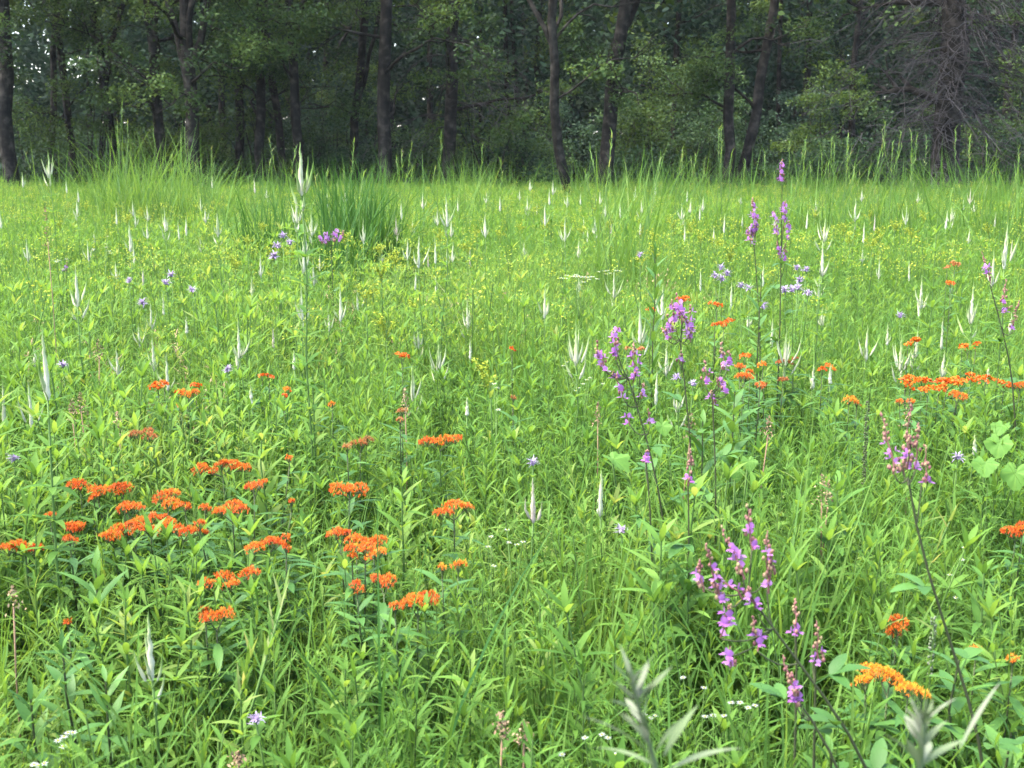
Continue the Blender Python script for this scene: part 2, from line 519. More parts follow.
CR = [  # px, py of the tip, height of the main spike in pixels, side spikes
    (300, 142, 49, 8), (296, 193, 28, 5, 1), (311, 208, 26, 4, 1), (305, 228, 24, 3), (48, 150, 26, 5, 1), (22, 172, 14, 2), (254, 178, 14, 0), (212, 176, 11, 0), (164, 206, 24, 5), (129, 222, 28, 2), (135, 212, 14, 1),
    (116, 207, 16, 0), (186, 216, 18, 0), (200, 236, 15, 1), (217, 211, 24, 4), (26, 236, 24, 3), (94, 231, 11, 0), (87, 240, 20, 1), (143, 268, 17, 0),
    (75, 265, 40, 5), (150, 300, 28, 3), (163, 292, 22, 0), (138, 323, 22, 3), (152, 336, 34, 3), (166, 352, 38, 1), (186, 316, 16, 0), (238, 317, 40, 5),
    (260, 252, 24, 1), (251, 275, 20, 2), (303, 236, 34, 4), (313, 258, 26, 1), (301, 282, 36, 3), (340, 286, 34, 2), (328, 306, 24, 1),
    (42, 328, 70, 1), (28, 380, 48, 2), (2, 380, 46, 0), (34, 345, 20, 2), (116, 345, 30, 3), (273, 328, 18, 0), (294, 350, 18, 0), (251, 384, 20, 0),
    (401, 200, 18, 0), (363, 218, 24, 2), (419, 234, 32, 2), (435, 236, 26, 0), (446, 192, 32, 3), (451, 218, 18, 1), (485, 212, 24, 3), (524, 240, 16, 2),
    (545, 202, 22, 1), (565, 216, 24, 3), (588, 227, 15, 0), (579, 237, 20, 2), (537, 204, 10, 0), (357, 285, 26, 1), (416, 268, 21, 0), (428, 248, 18, 0),
    (436, 272, 20, 0), (470, 248, 18, 0, 0, 1), (467, 297, 30, 5), (545, 285, 32, 1), (614, 267, 30, 3), (418, 320, 28, 6, 1), (439, 338, 34, 6, 1), (412, 360, 40, 5, 1),
    (576, 318, 46, 7, 1), (470, 338, 20, 0), (640, 302, 40, 5), (663, 284, 34, 1), (667, 343, 32, 3), (657, 368, 36, 0), (678, 384, 26, 6, 1), (685, 222, 18, 0),
    (467, 396, 18, 0), (856, 198, 22, 3), (826, 212, 28, 4, 1), (952, 203, 18, 5, 1), (964, 197, 12, 0), (823, 240, 34, 4), (863, 246, 16, 1), (922, 275, 32, 4),
    (974, 282, 40, 6), (994, 250, 34, 2), (1008, 222, 44, 1), (888, 322, 22, 1), (868, 324, 36, 3), (902, 332, 38, 6, 1), (943, 316, 32, 0), (945, 350, 26, 2),
    (989, 366, 16, 0), (823, 304, 20, 5, 1), (773, 318, 28, 0), (787, 324, 40, 6, 1), (749, 310, 16, 1), (732, 280, 28, 0), (814, 364, 24, 2), (831, 364, 18, 0),
    (1012, 312, 20, 1), (970, 227, 16, 1), (996, 212, 14, 0), (601, 470, 46, 0), (533, 478, 44, 1, 0, 1), (148, 612, 72, 4), (975, 433, 20, 0), (530, 178, 12, 2),
    (553, 180, 14, 1), (655, 182, 12, 1), (918, 330, 26, 4), (66, 180, 12, 0), (345, 188, 14, 1), (600, 190, 13, 1), (500, 196, 14, 0), (700, 205, 14, 0), (620, 203, 14, 1),
]
_cl = rng.uniform(0, 1, (90, 2))
CR_C = [(.12, .3), (.2, .25), (.3, .2), (.43, .3), (.48, .2), (.54, .15), (.57, .35), (.41, .6), (.82, .3), (.95, .2), (.68, .3), (.06, .5)]
for _u, _v in _cl:                                # the many little spikes dotted over the far meadow
    if rng.random() < .75:
        _c = CR_C[rng.integers(0, len(CR_C))]
        _u, _v = _c[0] + rng.normal(0, .035), abs(_c[1] + rng.normal(0, .13))
    _x, _y = 10 + _u * 1010, 186 + 90 * min(_v, 1.1) ** 1.4
    if min(math.hypot(_x - r_[0], (_y - r_[1]) * 1.5) for r_ in CR) > 11:
        CR.append((round(_x, 1), round(_y, 1), float(rng.uniform(9, 15) + 10 * _v), int(rng.choice([0, 0, 1, 2, 3, 4]))))
for row in CR:
    px, py, sp, ns = row[:4]
    fan = bool(row[4]) if len(row) > 4 else False
    pink = bool(row[5]) if len(row) > 5 else (sp < 20 and rng.random() < .12)
    if (px, py) == (300, 142): culvers_root(px, py, sp, ns, Hmax=1.75, arm=.28, look='tallest pure white candelabra spike ')
    elif (px, py) == (42, 328): culvers_root(px, py, sp, ns, look='stout bright white spike, thickest of all')
    elif (px, py) == (148, 612): culvers_root(px, py, sp, ns, arm=.3, look='lone low white spike with four green arms')
    else: culvers_root(px, py, sp, ns, fan, pink)


# ------------------------------------------------------------------ butterfly weed: plates of orange florets
def floret_disc(g, c, r, n, fine, dome, tilt=(0, 0)):
    rho = r * np.sqrt(rng.uniform(0, 1, n))
    th = rng.uniform(0, 2 * PI, n)
    x, y = rho * np.cos(th), rho * np.sin(th)
    z = dome * (1 - (rho / r) ** 2) + rng.normal(0, .0025, n) + x * tilt[0] + y * tilt[1]
    P = c + np.stack([x, y, z], 1)
    tone = np.clip(rng.normal(.45, .2, n) + rng.normal(0, .14), 0, 1)
    if fine:
        for k in range(5):
            az = rng.uniform(0, 6, n) + k * 2 * PI / 5
            add_leaves(g, P, az, rng.uniform(-.9, .1, n), .0062, .0036, a=np.clip(tone - .2, 0, 1), nseg=1, fold=0, droop=.3)
            add_leaves(g, P + np.stack([np.cos(az), np.sin(az), az * 0], 1) * .0012, az, rng.uniform(.7, 1.3, n), .0058, .0026, a=np.clip(tone + .2, 0, 1), nseg=1, fold=0, droop=0)
    else:
        diamonds(g, P, .014, .009, a=tone, flat=.8)
        diamonds(g, P + [0, 0, .003], .011, .007, a=np.clip(tone + .2, 0, 1), flat=.3)
    return P


def butterfly_weed(look, heads, H=.62, mat=None, base=None, leafy=1.0):
    mat = mat or M_ORANGE
    Ps = []
    for (px, py, wpx, *o) in heads:
        h = (o[0] if o else H) + rng.uniform(-.02, .02)
        d = dist_for(px, py, h)
        Ps.append((at(px, py, d), wpx * d / 1200, d))
    cx = np.mean([p[0] for p, _, _ in Ps]); cy = np.mean([p[1] for p, _, _ in Ps])
    b = np.array([cx, cy + .05, 0]) if base is None else np.asarray(base, float)
    mx, my = np.mean([q[0] for q in heads]), np.mean([q[1] for q in heads])
    root = empty('butterfly_weed', b, None, 'wildflower', 'orange butterfly weed plants in the meadow')
    label_later(root, look, mx, my)
    for (P, wd, d) in Ps:
        gs = G()
        mid = b * .35 + P * .65 + np.array([0, 0, -.14])
        t = np.linspace(0, 1, 7)[:, None]
        p0 = b + np.array([rng.normal(0, .02), rng.normal(0, .02), 0])
        pts = p0 * (1 - t) ** 2 + 2 * t * (1 - t) * mid + (P - [0, 0, .03]) * t ** 2
        tube(gs, pts, np.linspace(.0036, .0018, 7), 4, rng.uniform(.4, 1.0))
        sub = max(1, int(round(wd / .034)))
        fine = d < 4.4
        gf = G()
        for i in range(sub):
            if sub == 1: c, r = P.copy(), max(.010, wd * .5)
            else:
                u = (i + .5) / sub - .5
                c = P + np.array([u * (wd - .02) + rng.normal(0, .003), rng.normal(0, .014), rng.normal(0, .004) - abs(u) * .010])
                r = rng.uniform(.021, .030)
            tube(gs, path(P - [0, 0, .035], c - [0, 0, .004], 3), .0016, 4, .6)
            nfl = int(r * r * PI / (.0062 ** 2)) + 6 if fine else int(r * r * PI / (.0085 ** 2)) + 5
            FP = floret_disc(gf, c, r, min(nfl, 95), fine, r * .45, (rng.normal(0, .22), rng.normal(-.12, .2)))
            if fine:
                for q in FP[:14]: tube(gs, path(c - [0, 0, .018], q, 3), .0007, 3, .8)
        build('stem', gs, M_DSTEM, root, b)
        build('flower_cluster', gf, mat, root, b)
        k = int((34 if d < 5 else 16) * leafy)
        tt = np.linspace(.2, .97, k)
        Q = np.stack([np.interp(tt, t[:, 0], pts[:, i]) for i in range(3)], 1)
        gl = G()
        add_leaves(gl, Q, np.arange(k) * 2.4 + rng.uniform(0, 6), rng.uniform(-.05, .6, k), rng.uniform(.065, .105, k), rng.uniform(.015, .023, k), droop=rng.uniform(.2, .8, k),
                   nseg=4 if d < 5 else 2, fold=.22, a=rng.uniform(.1, .8, k))
        build('foliage', gl, M_MILKLEAF, root, b)
        clear(P, wd * .5 + .03, .02)


butterfly_weed('biggest orange butterfly weed plant with heaped flower plates', [(122, 488, 20), (130, 508, 28), (168, 498, 32), (134, 528, 50), (183, 529, 58), (150, 519, 40), (98, 492, 22), (112, 534, 22)], H=.63)
butterfly_weed('orange butterfly weed with broken flower rows', [(80, 482, 24), (50, 516, 12), (72, 527, 20), (70, 540, 17), (94, 498, 14)], H=.62)
butterfly_weed('flat topped red orange plate standing apart', [(25, 544, 44)], H=.62)
butterfly_weed('four spread orange plates on dark stems', [(222, 466, 60), (254, 488, 26), (232, 510, 44), (205, 508, 14), (289, 458, 9), (291, 502, 8), (200, 524, 14), (185, 506, 14)], H=.66)
butterfly_weed('low wide orange plate', [(268, 542, 38), (286, 547, 12), (228, 578, 62), (286, 537, 10)], H=.62)
butterfly_weed('scarlet low flower head half hidden in leaves', [(216, 617, 38), (205, 612, 14)], H=.58)
butterfly_weed('small red flower speck among dark leaves', [(68, 622, 8)], H=.56)
butterfly_weed('orange flower plate on a long dark slanting stem', [(349, 488, 37)], H=.65, base=(-.5, 3.25, 0))
butterfly_weed('orange butterfly weed with stacked deep orange plates', [(340, 535, 22), (356, 541, 26), (365, 551, 44), (374, 541, 22), (352, 556, 12)], H=.62)
butterfly_weed('twin orange plates in a row', [(357, 587, 17), (384, 583, 36)], H=.60)
butterfly_weed('lowest orange plate of the middle group', [(418, 604, 42), (395, 606, 12)], H=.58)
butterfly_weed('bright orange plate', [(440, 441, 44)], H=.66)
butterfly_weed('neat flat orange plate amid green', [(454, 508, 40)], H=.64)
butterfly_weed('pale sparse orange plate', [(360, 443, 28), (347, 447, 10)], H=.66, mat=M_PALEORANGE)
butterfly_weed('faded pinkish orange plate', [(143, 435, 30), (132, 434, 10)], H=.66, mat=M_PALEORANGE)
butterfly_weed('thin amber flower plate over buds', [(458, 566, 18), (442, 567, 8)], H=.60, mat=M_YORANGE)
butterfly_weed('small split orange flower patch', [(158, 386, 14), (164, 384, 10)], H=.70)
butterfly_weed('orange patch of four small heads', [(178, 393, 10), (187, 394, 16), (196, 386, 11), (181, 407, 9)], H=.70)
butterfly_weed('tiny orange flower patch', [(262, 376, 8), (269, 377, 10)], H=.70)
butterfly_weed('small orange head on tall stalk', [(287, 390, 10), (284, 396, 7)], H=.70)
butterfly_weed('single orange dot flower', [(332, 404, 8)], H=.69)
butterfly_weed('thin orange sliver flower', [(402, 357, 14)], H=.74)
butterfly_weed('round orange dot flower', [(512, 350, 8)], H=.74)
butterfly_weed('washed out orange flower wisp', [(402, 411, 12), (400, 420, 8)], H=.70, mat=M_PALEORANGE)
butterfly_weed('faint orange dot flower', [(513, 398, 7)], H=.70, mat=M_PALEORANGE)
butterfly_weed('long row of orange flowers on several stems', [(905, 379, 20), (922, 380, 22), (939, 387, 16), (947, 382, 24), (961, 380, 14), (957, 395, 16), (971, 377, 12), (900, 402, 9), (911, 402, 9), (928, 389, 14), (910, 388, 10)], H=.72)
butterfly_weed('long thin orange plate meeting the picture edge', [(985, 382, 20), (1004, 384, 26), (1020, 386, 14)], H=.72)
butterfly_weed('ladder of small orange heads on a leafy stem', [(745, 357, 13), (740, 367, 12), (743, 378, 15), (763, 364, 10), (760, 385, 10), (750, 372, 9)], H=.80)
butterfly_weed('neat orange plate under magenta flowers', [(717, 305, 17)], H=.88)
butterfly_weed('tilted orange plate with yellow edge', [(724, 322, 18), (715, 325, 8)], H=.84)
butterfly_weed('orange flower partly behind magenta flowers', [(683, 300, 12)], H=.88)
butterfly_weed('thin orange plate in two pieces', [(822, 370, 10), (830, 368, 12)], H=.73)
butterfly_weed('pair of orange dots between white spikes', [(915, 341, 12), (908, 345, 8)], H=.76)
butterfly_weed('short orange streak beside white spikes', [(968, 347, 14), (976, 345, 9), (962, 349, 8)], H=.75)
butterfly_weed('faded orange haze around white spikes', [(785, 362, 16), (794, 360, 8)], H=.74, mat=M_PALEORANGE)
butterfly_weed('dull orange pair of heads', [(783, 381, 12), (764, 387, 8)], H=.72, mat=M_PALEORANGE)
butterfly_weed('amber orange small plate', [(849, 400, 14), (857, 403, 8)], H=.71, mat=M_YORANGE)
butterfly_weed('pale orange dots high in the far grass', [(955, 264, 9), (947, 268, 7)], H=.95, mat=M_PALEORANGE)
butterfly_weed('little orange plate in far grass', [(951, 283, 10)], H=.9)
butterfly_weed('flat small orange plate among white spikes', [(651, 310, 10)], H=.86)
butterfly_weed('dull orange dot behind magenta flowers', [(627, 349, 8), (641, 350, 9)], H=.80, mat=M_PALEORANGE)
butterfly_weed('orange plate cut by the picture edge', [(1016, 530, 22), (1023, 526, 14)], H=.64)
butterfly_weed('deep red tilted flower head', [(893, 634, 16, .58), (899, 622, 24, .60), (897, 628, 20)], H=.60)
butterfly_weed('wide amber orange flower plate trailing to one side', [(866, 677, 34), (888, 681, 40), (908, 690, 26), (922, 694, 18)], H=.60, mat=M_YORANGE)
butterfly_weed('small yellow orange head on a straight stem', [(976, 650, 14)], H=.60, mat=M_YORANGE)
butterfly_weed('smallest yellow orange head at the edge', [(1013, 659, 12)], H=.60, mat=M_YORANGE)


# ------------------------------------------------------------------ showy tick trefoil: magenta racemes on dark stems
def pea_flower(g, P, az, s, a):
    add_leaves(g, P, az, 1.25, .011 * s, .0125 * s, a=a, nseg=2, fold=.3, prof=OVAL, droop=-.5)
    add_leaves(g, P, az - .45, .1, .010 * s, .006 * s, a=np.clip(a - .25, 0, 1), nseg=2, fold=.2, prof=OVAL, droop=.3)
    add_leaves(g, P, az + .45, .1, .010 * s, .006 * s, a=np.clip(a - .25, 0, 1), nseg=2, fold=.2, prof=OVAL, droop=.3)
    add_leaves(g, P, az, -.35, .009 * s, .005 * s, a=np.clip(a + .3, 0, 1), nseg=1, fold=0, droop=-.4)


def raceme(root, b, p0, p1, bloom, s=1.0, nper=1.0):
    """p0 base, p1 tip; the lower part (bloom = lo, hi as shares of the length) is in flower, the rest in bud."""
    L = np.linalg.norm(p1 - p0)
    pts = path(p0, p1, 6, 0, .002)
    t = np.linspace(0, 1, 6)
    gb = G()
    tube(gb, pts, np.linspace(.0018, .0008, 6), 4, .2)
    nb = int(max(8, L / .0042))
    for tt in np.sort(rng.uniform(0.05, 1, nb)):
        if bloom[0] < tt < bloom[1] and rng.random() < .6: continue
        c = np.array([np.interp(tt, t, pts[:, i]) for i in range(3)])
        az = rng.uniform(0, 6)
        w = (.0075 * (1 - tt) + .0018) * s
        q = c + np.array([math.cos(az), math.sin(az), .35]) * w
        blob(gb, q, (.0036 - .0016 * tt) * s, rng.uniform(.1, .9), 0, 1.4)
    build('bud_spike', gb, M_BUD, root, b)
    nf = int(max(4, (bloom[1] - bloom[0]) * L / .0068 * nper))
    tt = rng.uniform(bloom[0], bloom[1], nf)
    P = np.stack([np.interp(tt, t, pts[:, i]) for i in range(3)], 1)
    az = rng.uniform(0, 2 * PI, nf)
    o = rng.uniform(.004, .010, nf)[:, None] * s
    gf = G()
    pea_flower(gf, P + np.stack([np.cos(az), np.sin(az), rng.uniform(-.1, .5, nf)], 1) * o, az, s * rng.uniform(.85, 1.2), rng.uniform(.2, .8, nf))
    build('flower_raceme', gf, M_MAGENTA, root, b)
    clear((p0 + p1) / 2, .05, L * .5 + .01)


def tick_trefoil(look, d, stem, racemes, s=1.0, leafy=10, lean=0.0, lm=None):
    P = [at(x, y, d) for x, y in stem]
    low = P[-1]
    slope = (P[-1] - P[-2]) / max(1e-3, (P[-2][2] - P[-1][2]))
    s *= .8
    b = low + np.array([slope[0] * low[2] * .5, .04 + lean, 0])
    b[2] = 0
    mx, my = np.mean([(r[0] + r[2]) / 2 for r in racemes]), np.mean([(r[1] + r[3]) / 2 for r in racemes])
    root = empty('tick_trefoil', b, None, 'wildflower', 'magenta flowered tick trefoil plants')
    label_later(root, look, mx, my)
    pts = np.array(P + [b])[::-1]
    # resample the stem
    u = np.r_[0, np.cumsum(np.linalg.norm(np.diff(pts, axis=0), axis=1))]
    uu = np.linspace(0, u[-1], 14)
    q = np.stack([np.interp(uu, u, pts[:, i]) for i in range(3)], 1)
    q[1:-1] = (q[:-2] + q[1:-1] * 2 + q[2:]) / 4
    g = G()
    tube(g, q, np.linspace(.0046, .0018, 14) * (1 + .0 * d), 5, .35)
    for (x0, y0, x1, y1, lo, hi) in racemes:
        p0 = at(x0, y0, d) + [0, rng.normal(0, .015), 0]
        p1 = at(x1, y1, d) + [0, rng.normal(0, .02), 0]
        k = np.argmin(np.linalg.norm(q - (p0 - [0, 0, .03]), axis=1))
        if np.linalg.norm(q[k] - p0) > .004:
            tube(g, path(q[k], p0, 5, -.012), np.linspace(.0017, .0013, 5), 4, .4)
    build('stem', g, M_DSTEM, root, b)
    for (x0, y0, x1, y1, lo, hi) in racemes:
        raceme(root, b, at(x0, y0, d) + [0, rng.normal(0, .012), 0], at(x1, y1, d) + [0, rng.normal(0, .02), 0], (lo, hi), s)
    gl = G()
    k = leafy
    tt = np.linspace(.25, .8, k)
    Q = np.stack([np.interp(tt * u[-1], uu, q[:, i]) for i in range(3)], 1)
    for j in range(k):
        az = j * 2.5 + rng.uniform(-.4, .4)
        dv = np.array([math.cos(az), math.sin(az), .8])
        e = Q[j] + dv * .025
        tube(gl, path(Q[j], e, 3), .0012, 3, .3)
        for da, ll in ((0, 1.0), (1.0, .8), (-1.0, .8)):
            add_leaves(gl, e[None], az + da, rng.uniform(.1, .8), .065 * ll, .028 * ll, droop=rng.uniform(.3, .9), nseg=4, fold=.2, prof=OVAL, a=rng.uniform(.2, .8))
    build('foliage', gl, M_MILKLEAF, root, b)


tick_trefoil('leaning magenta stem with the densest flower racemes', 1.85, [(748, 592), (768, 622), (798, 662), (832, 706), (868, 764)], [
    (722, 604, 704, 542, .0, .62), (704, 592, 700, 560, .0, .6), (742, 598, 714, 575, .2, .8), (722, 640, 728, 600, .0, .8), (728, 662, 728, 640, .0, .7), (744, 578, 724, 530, .0, .55),
    (753, 550, 748, 506, .0, .5), (768, 578, 766, 528, .3, .62), (755, 608, 744, 582, .0, .6), (757, 650, 755, 622, .0, .5), (768, 592, 769, 545, .0, .18)], s=1.25, leafy=6)
tick_trefoil('low magenta sprig with two flower heads', 1.8, [(790, 690), (800, 705), (822, 730)], [(797, 706, 786, 660, .0, .45), (800, 702, 790, 684, .0, .5)], s=1.2, leafy=1)
tick_trefoil('tiny magenta sprig with bud tip', 1.9, [(815, 650), (816, 680)], [(816, 658, 813, 615, .0, .28)], s=1.2, leafy=3)
tick_trefoil('small bud sprig with a single magenta flower', 1.95, [(796, 630), (797, 660)], [(796, 633, 797, 600, .0, .12)], s=1.2, leafy=2)
tick_trefoil('dark stem with brown buds and few magenta flowers', 1.95, [(908, 478), (914, 520), (930, 580), (950, 640), (975, 720), (985, 760)], [
    (893, 474, 887, 416, .15, .5), (907, 478, 911, 404, .02, .10), (905, 468, 900, 428, .3, .55), (917, 472, 921, 425, .0, .03), (924, 482, 926, 446, .0, .03)], s=1.15, leafy=5)
tick_trefoil('branching magenta stalk with many small racemes', 3.1, [(628, 378), (640, 415), (652, 460), (662, 505)], [
    (601, 368, 598, 340, .0, .6), (605, 370, 600, 352, .0, .7), (615, 345, 617, 328, .0, .8), (616, 360, 616, 344, .0, .7), (634, 372, 634, 342, .0, .6), (633, 384, 636, 368, .0, .8), (618, 382, 613, 372, .0, .8),
    (623, 398, 620, 386, .0, .8), (641, 397, 645, 384, .0, .5), (630, 425, 628, 415, .0, .8), (650, 425, 648, 410, .0, .7)], s=1.4, leafy=8)
tick_trefoil('bushy magenta flower cluster', 3.5, [(680, 340), (684, 380), (690, 430)], [
    (675, 325, 672, 300, .0, .8), (669, 332, 664, 312, .0, .8), (682, 325, 680, 296, .1, .75), (688, 338, 690, 305, .0, .85), (691, 342, 688, 318, .0, .9), (668, 340, 662, 328, .0, .6), (684, 318, 674, 304, .0, .8), (680, 365, 680, 350, .1, .6)], s=1.5, leafy=7)
tick_trefoil('magenta spire of the twin pair, shorter one', 5.0, [(754, 245), (757, 280), (760, 330)], [(756, 240, 753, 198, .0, .8), (750, 244, 748, 228, .0, .9), (757, 232, 756, 214, .0, .9)], s=1.7, leafy=8)
tick_trefoil('taller magenta spire topped by a lone flower head', 5.0, [(782, 200), (781, 262), (780, 330)], [
    (781, 182, 782, 160, .0, .7), (783, 234, 785, 200, .0, .9), (777, 236, 774, 212, .0, .9), (788, 240, 789, 222, .0, .7), (779, 258, 777, 240, .0, .5), (785, 262, 786, 244, .0, .5)], s=1.6, leafy=8)
tick_trefoil('three small magenta heads on thin stalks', 3.2, [(712, 395), (714, 430), (716, 480)], [(722, 368, 721, 342, .0, .5), (706, 384, 704, 360, .0, .5), (718, 386, 716, 376, .0, .8), (727, 394, 724, 382, .0, .8), (714, 406, 712, 392, .0, .6), (730, 366, 729, 350, .0, .4)], s=1.4, leafy=6)
tick_trefoil('single magenta flower under a brown bud tip', 2.7, [(688, 482), (689, 515)], [(688, 484, 689, 447, .0, .3)], s=1.4, leafy=5)
tick_trefoil('small magenta flower low on a leafy stem', 2.9, [(646, 460), (650, 500)], [(646, 464, 646, 446, .0, .6)], s=1.3, leafy=5)
tick_trefoil('dark bud spike with faint magenta flowers', 4.2, [(990, 285), (1000, 320), (1012, 370)], [(992, 284, 984, 252, .1, .55), (1002, 305, 1008, 280, .0, .1), (1012, 330, 1020, 300, .0, .08), (1003, 312, 1012, 306, .0, .05)], s=1.4, leafy=5)
tick_trefoil('distant pinkish magenta tuft in the far grass', 8.0, [(331, 245), (332, 270)], [(328, 245, 326, 233, .0, .9), (335, 243, 336, 230, .0, .9), (322, 244, 320, 236, .0, .8), (340, 241, 344, 230, .0, .5)], s=2.2, leafy=5)
tick_trefoil('faint pink tuft', 7.6, [(66, 275), (67, 300)], [(66, 272, 66, 262, .0, .5)], s=1.6, leafy=4)


# ------------------------------------------------------------------ wild bergamot: lilac pompoms
def bergamot(look, heads, H=.75, s=1.0):
    Ps = []
    for px, py in heads:
        d = dist_for(px, py, H + rng.uniform(-.01, .01))
        Ps.append(at(px, py, d))
    b = base_of(np.mean(Ps, 0) + [0.01, .03, 0])
    root = empty('wild_bergamot', b, None, 'wildflower', 'lilac wild bergamot plants')
    label_later(root, look, np.mean([h[0] for h in heads]), np.mean([h[1] for h in heads]))
    gs, gl = G(), G()
    for P in Ps:
        pts = path(b, P - [0, 0, .008], 6, .03 if len(Ps) > 1 else 0, .004)
        tube(gs, pts, np.linspace(.003, .0018, 6), 4, .5)
        k = 12
        Q = np.stack([np.interp(np.repeat(np.linspace(.35, .95, 6), 2), np.linspace(0, 1, 6), pts[:, i]) for i in range(3)], 1)
        add_leaves(gl, Q, np.tile([0, PI], 6) + np.repeat(np.arange(6) * PI / 2, 2), rng.uniform(.1, .7, k), rng.uniform(.045, .06, k), .018, nseg=3, a=rng.uniform(.2, .7, k), droop=.5)
    build('stem', gs, M_STEM, root, b)
    build('foliage', gl, M_FORB, root, b)
    for P in Ps:
        gf = G()
        n = 46
        az = rng.uniform(0, 2 * PI, n)
        el = rng.uniform(-.1, 1.3, n)
        add_leaves(gf, P + rng.normal(0, .003, (n, 3)), az, el, rng.uniform(.016, .024, n) * s, .0042 * s, a=rng.uniform(0, 1, n), nseg=2, fold=0, droop=rng.uniform(.2, 1.4, n))
        blob(gf, P - [0, 0, .003], .007 * s, .3, 0, .8)
        build('flower_head', gf, M_LILAC, root, b)
        clear(P, .035 * s, .012)


bergamot('lone lilac pompom on a thin stem', [(533, 463)], .70, 1.0)
bergamot('small lilac pompom', [(622, 530)], .63, .9)
bergamot('lilac pompom trio over a yellow green plant', [(715, 276), (721, 268), (727, 274), (722, 279)], .98, 1.4)
bergamot('pale lilac pompom cluster with spread heads', [(797, 268), (806, 270), (800, 280), (792, 290), (808, 293), (785, 290), (798, 288)], .95, 1.4)
bergamot('three pale lilac heads in line', [(749, 288), (741, 286), (763, 306)], .93, 1.3)
bergamot('lilac pair among white spikes', [(166, 283), (171, 275)], .92, 1.5)
bergamot('single pale lilac head', [(192, 290)], .90, 1.5)
bergamot('single lilac head low in green', [(143, 303)], .86, 1.5)
bergamot('faint lilac head', [(129, 281)], .9, 1.3)
bergamot('lilac heads near a white candelabra', [(283, 236), (277, 246), (290, 243), (274, 256)], 1.05, 1.8)
bergamot('single violet head at the edge', [(14, 458)], .70, 1.0)
bergamot('pale violet head in leaves', [(227, 370)], .76, 1.2)
bergamot('pinkish head beside stout spike', [(63, 365)], .76, 1.2)
bergamot('nearly white lilac head', [(958, 457)], .68, 1.1)
bergamot('pale violet head low at the bottom', [(256, 719)], .55, .8)
bergamot('tiny lilac head far off', [(640, 160 + 95)], 1.0, 1.4)
bergamot('little whitish lilac head', [(900, 316)], .85, 1.3)
bergamot('whitish lilac head under magenta heads', [(693, 384), (676, 377)], .78, 1.0)


# ------------------------------------------------------------------ small white daisies
def daisy(look, heads, H=.6, s=1.0):
    s = s * 1.35 if s < 1.2 else s
    Ps = [at(px, py, dist_for(px, py, H + rng.uniform(-.015, .015))) for px, py in heads]
    b = base_of(np.mean(Ps, 0) + [0, .03, 0])
    root = empty('daisy_fleabane', b, None, 'wildflower', 'small white daisy plants')
    label_later(root, look, np.mean([h[0] for h in heads]), np.mean([h[1] for h in heads]))
    gs, gl = G(), G()
    fork = np.mean(Ps, 0) * .75 + b * .25
    tube(gs, path(b, fork, 5, 0, .004), .0022, 4, .5)
    for P in Ps: tube(gs, path(fork, P, 4, -.01), .0011, 3, .6)
    k = 12
    tt = rng.uniform(.3, 1, k)[:, None]
    add_leaves(gl, b * (1 - tt) + fork * tt, rng.uniform(0, 6, k), rng.uniform(.3, .9, k), rng.uniform(.03, .055, k), .008, nseg=2, a=rng.uniform(.3, .9, k))
    build('stem', gs, M_STEM, root, b)
    build('foliage', gl, M_FORB, root, b)
    for P in Ps:
        gf = G()
        n = 18
        az = np.arange(n) * 2 * PI / n
        add_leaves(gf, np.repeat(P[None], n, 0), az, rng.uniform(.05, .5, n), .0075 * s, .0028 * s, a=rng.uniform(0, 1, n), nseg=1, fold=0, droop=.2)
        h = build('flower_head', gf, M_DAISY, root, b)
        gd = G()
        blob(gd, P + [0, 0, .001], .0026 * s, .6, 0, .6)
        build('disc', gd, M_YELLOW, h, b)
        clear(P, .02 * s, .01)


def spray_px(cx, cy, n, rx, ry):
    return [(cx + rng.normal(0, rx), cy + rng.normal(0, ry)) for _ in range(n)]


daisy('white daisies in a slanting line of four', [(58, 741), (64, 737), (68, 733), (63, 747), (73, 733)], .55, .8)
daisy('white daisy pair at the very bottom edge', [(34, 765), (44, 764), (39, 766)], .53, .8)
daisy('white flat daisy patch far in the meadow', spray_px(576, 277, 16, 10, 2), .92, 2.2)
daisy('scattered white daisies', [(705, 717), (713, 716), (731, 703), (740, 703), (748, 708), (755, 706)], .56, .75)
daisy('dotted white daisies', [(683, 678), (704, 688), (724, 716)], .56, .7)
daisy('five white daisies behind silvery leaves', [(602, 735), (608, 738), (585, 738), (562, 755), (616, 755), (610, 752)], .56, .7)
daisy('white daisy trio', [(509, 543), (517, 545), (523, 542), (507, 530)], .62, .8)
daisy('white daisy specks right of an orange plate', [(491, 537), (488, 547), (494, 566)], .62, .8)
daisy('white daisy streak on a slanting stalk', [(578, 388), (583, 384), (587, 380), (576, 391), (590, 378)], .74, 1.3)
daisy('white daisy specks by the wide fan', [(563, 366), (567, 362), (603, 384)], .74, 1.2)
daisy('white daisy specks', spray_px(100, 246, 8, 8, 4), .95, 2.0)
daisy('white haze of far daisies', spray_px(60, 262, 6, 6, 3), .95, 1.8)
daisy('white daisy dots near a lone dot of orange', [(494, 384), (497, 388), (498, 410)], .74, 1.1)
daisy('pale daisies amid amber flowers', [(956, 598), (962, 560), (950, 575), (964, 548)], .62, .7)
daisy('white daisy sprinkle', spray_px(640, 720, 4, 8, 6), .56, .6)
daisy('far white daisy line', spray_px(610, 272, 7, 8, 1.5), .95, 1.8)


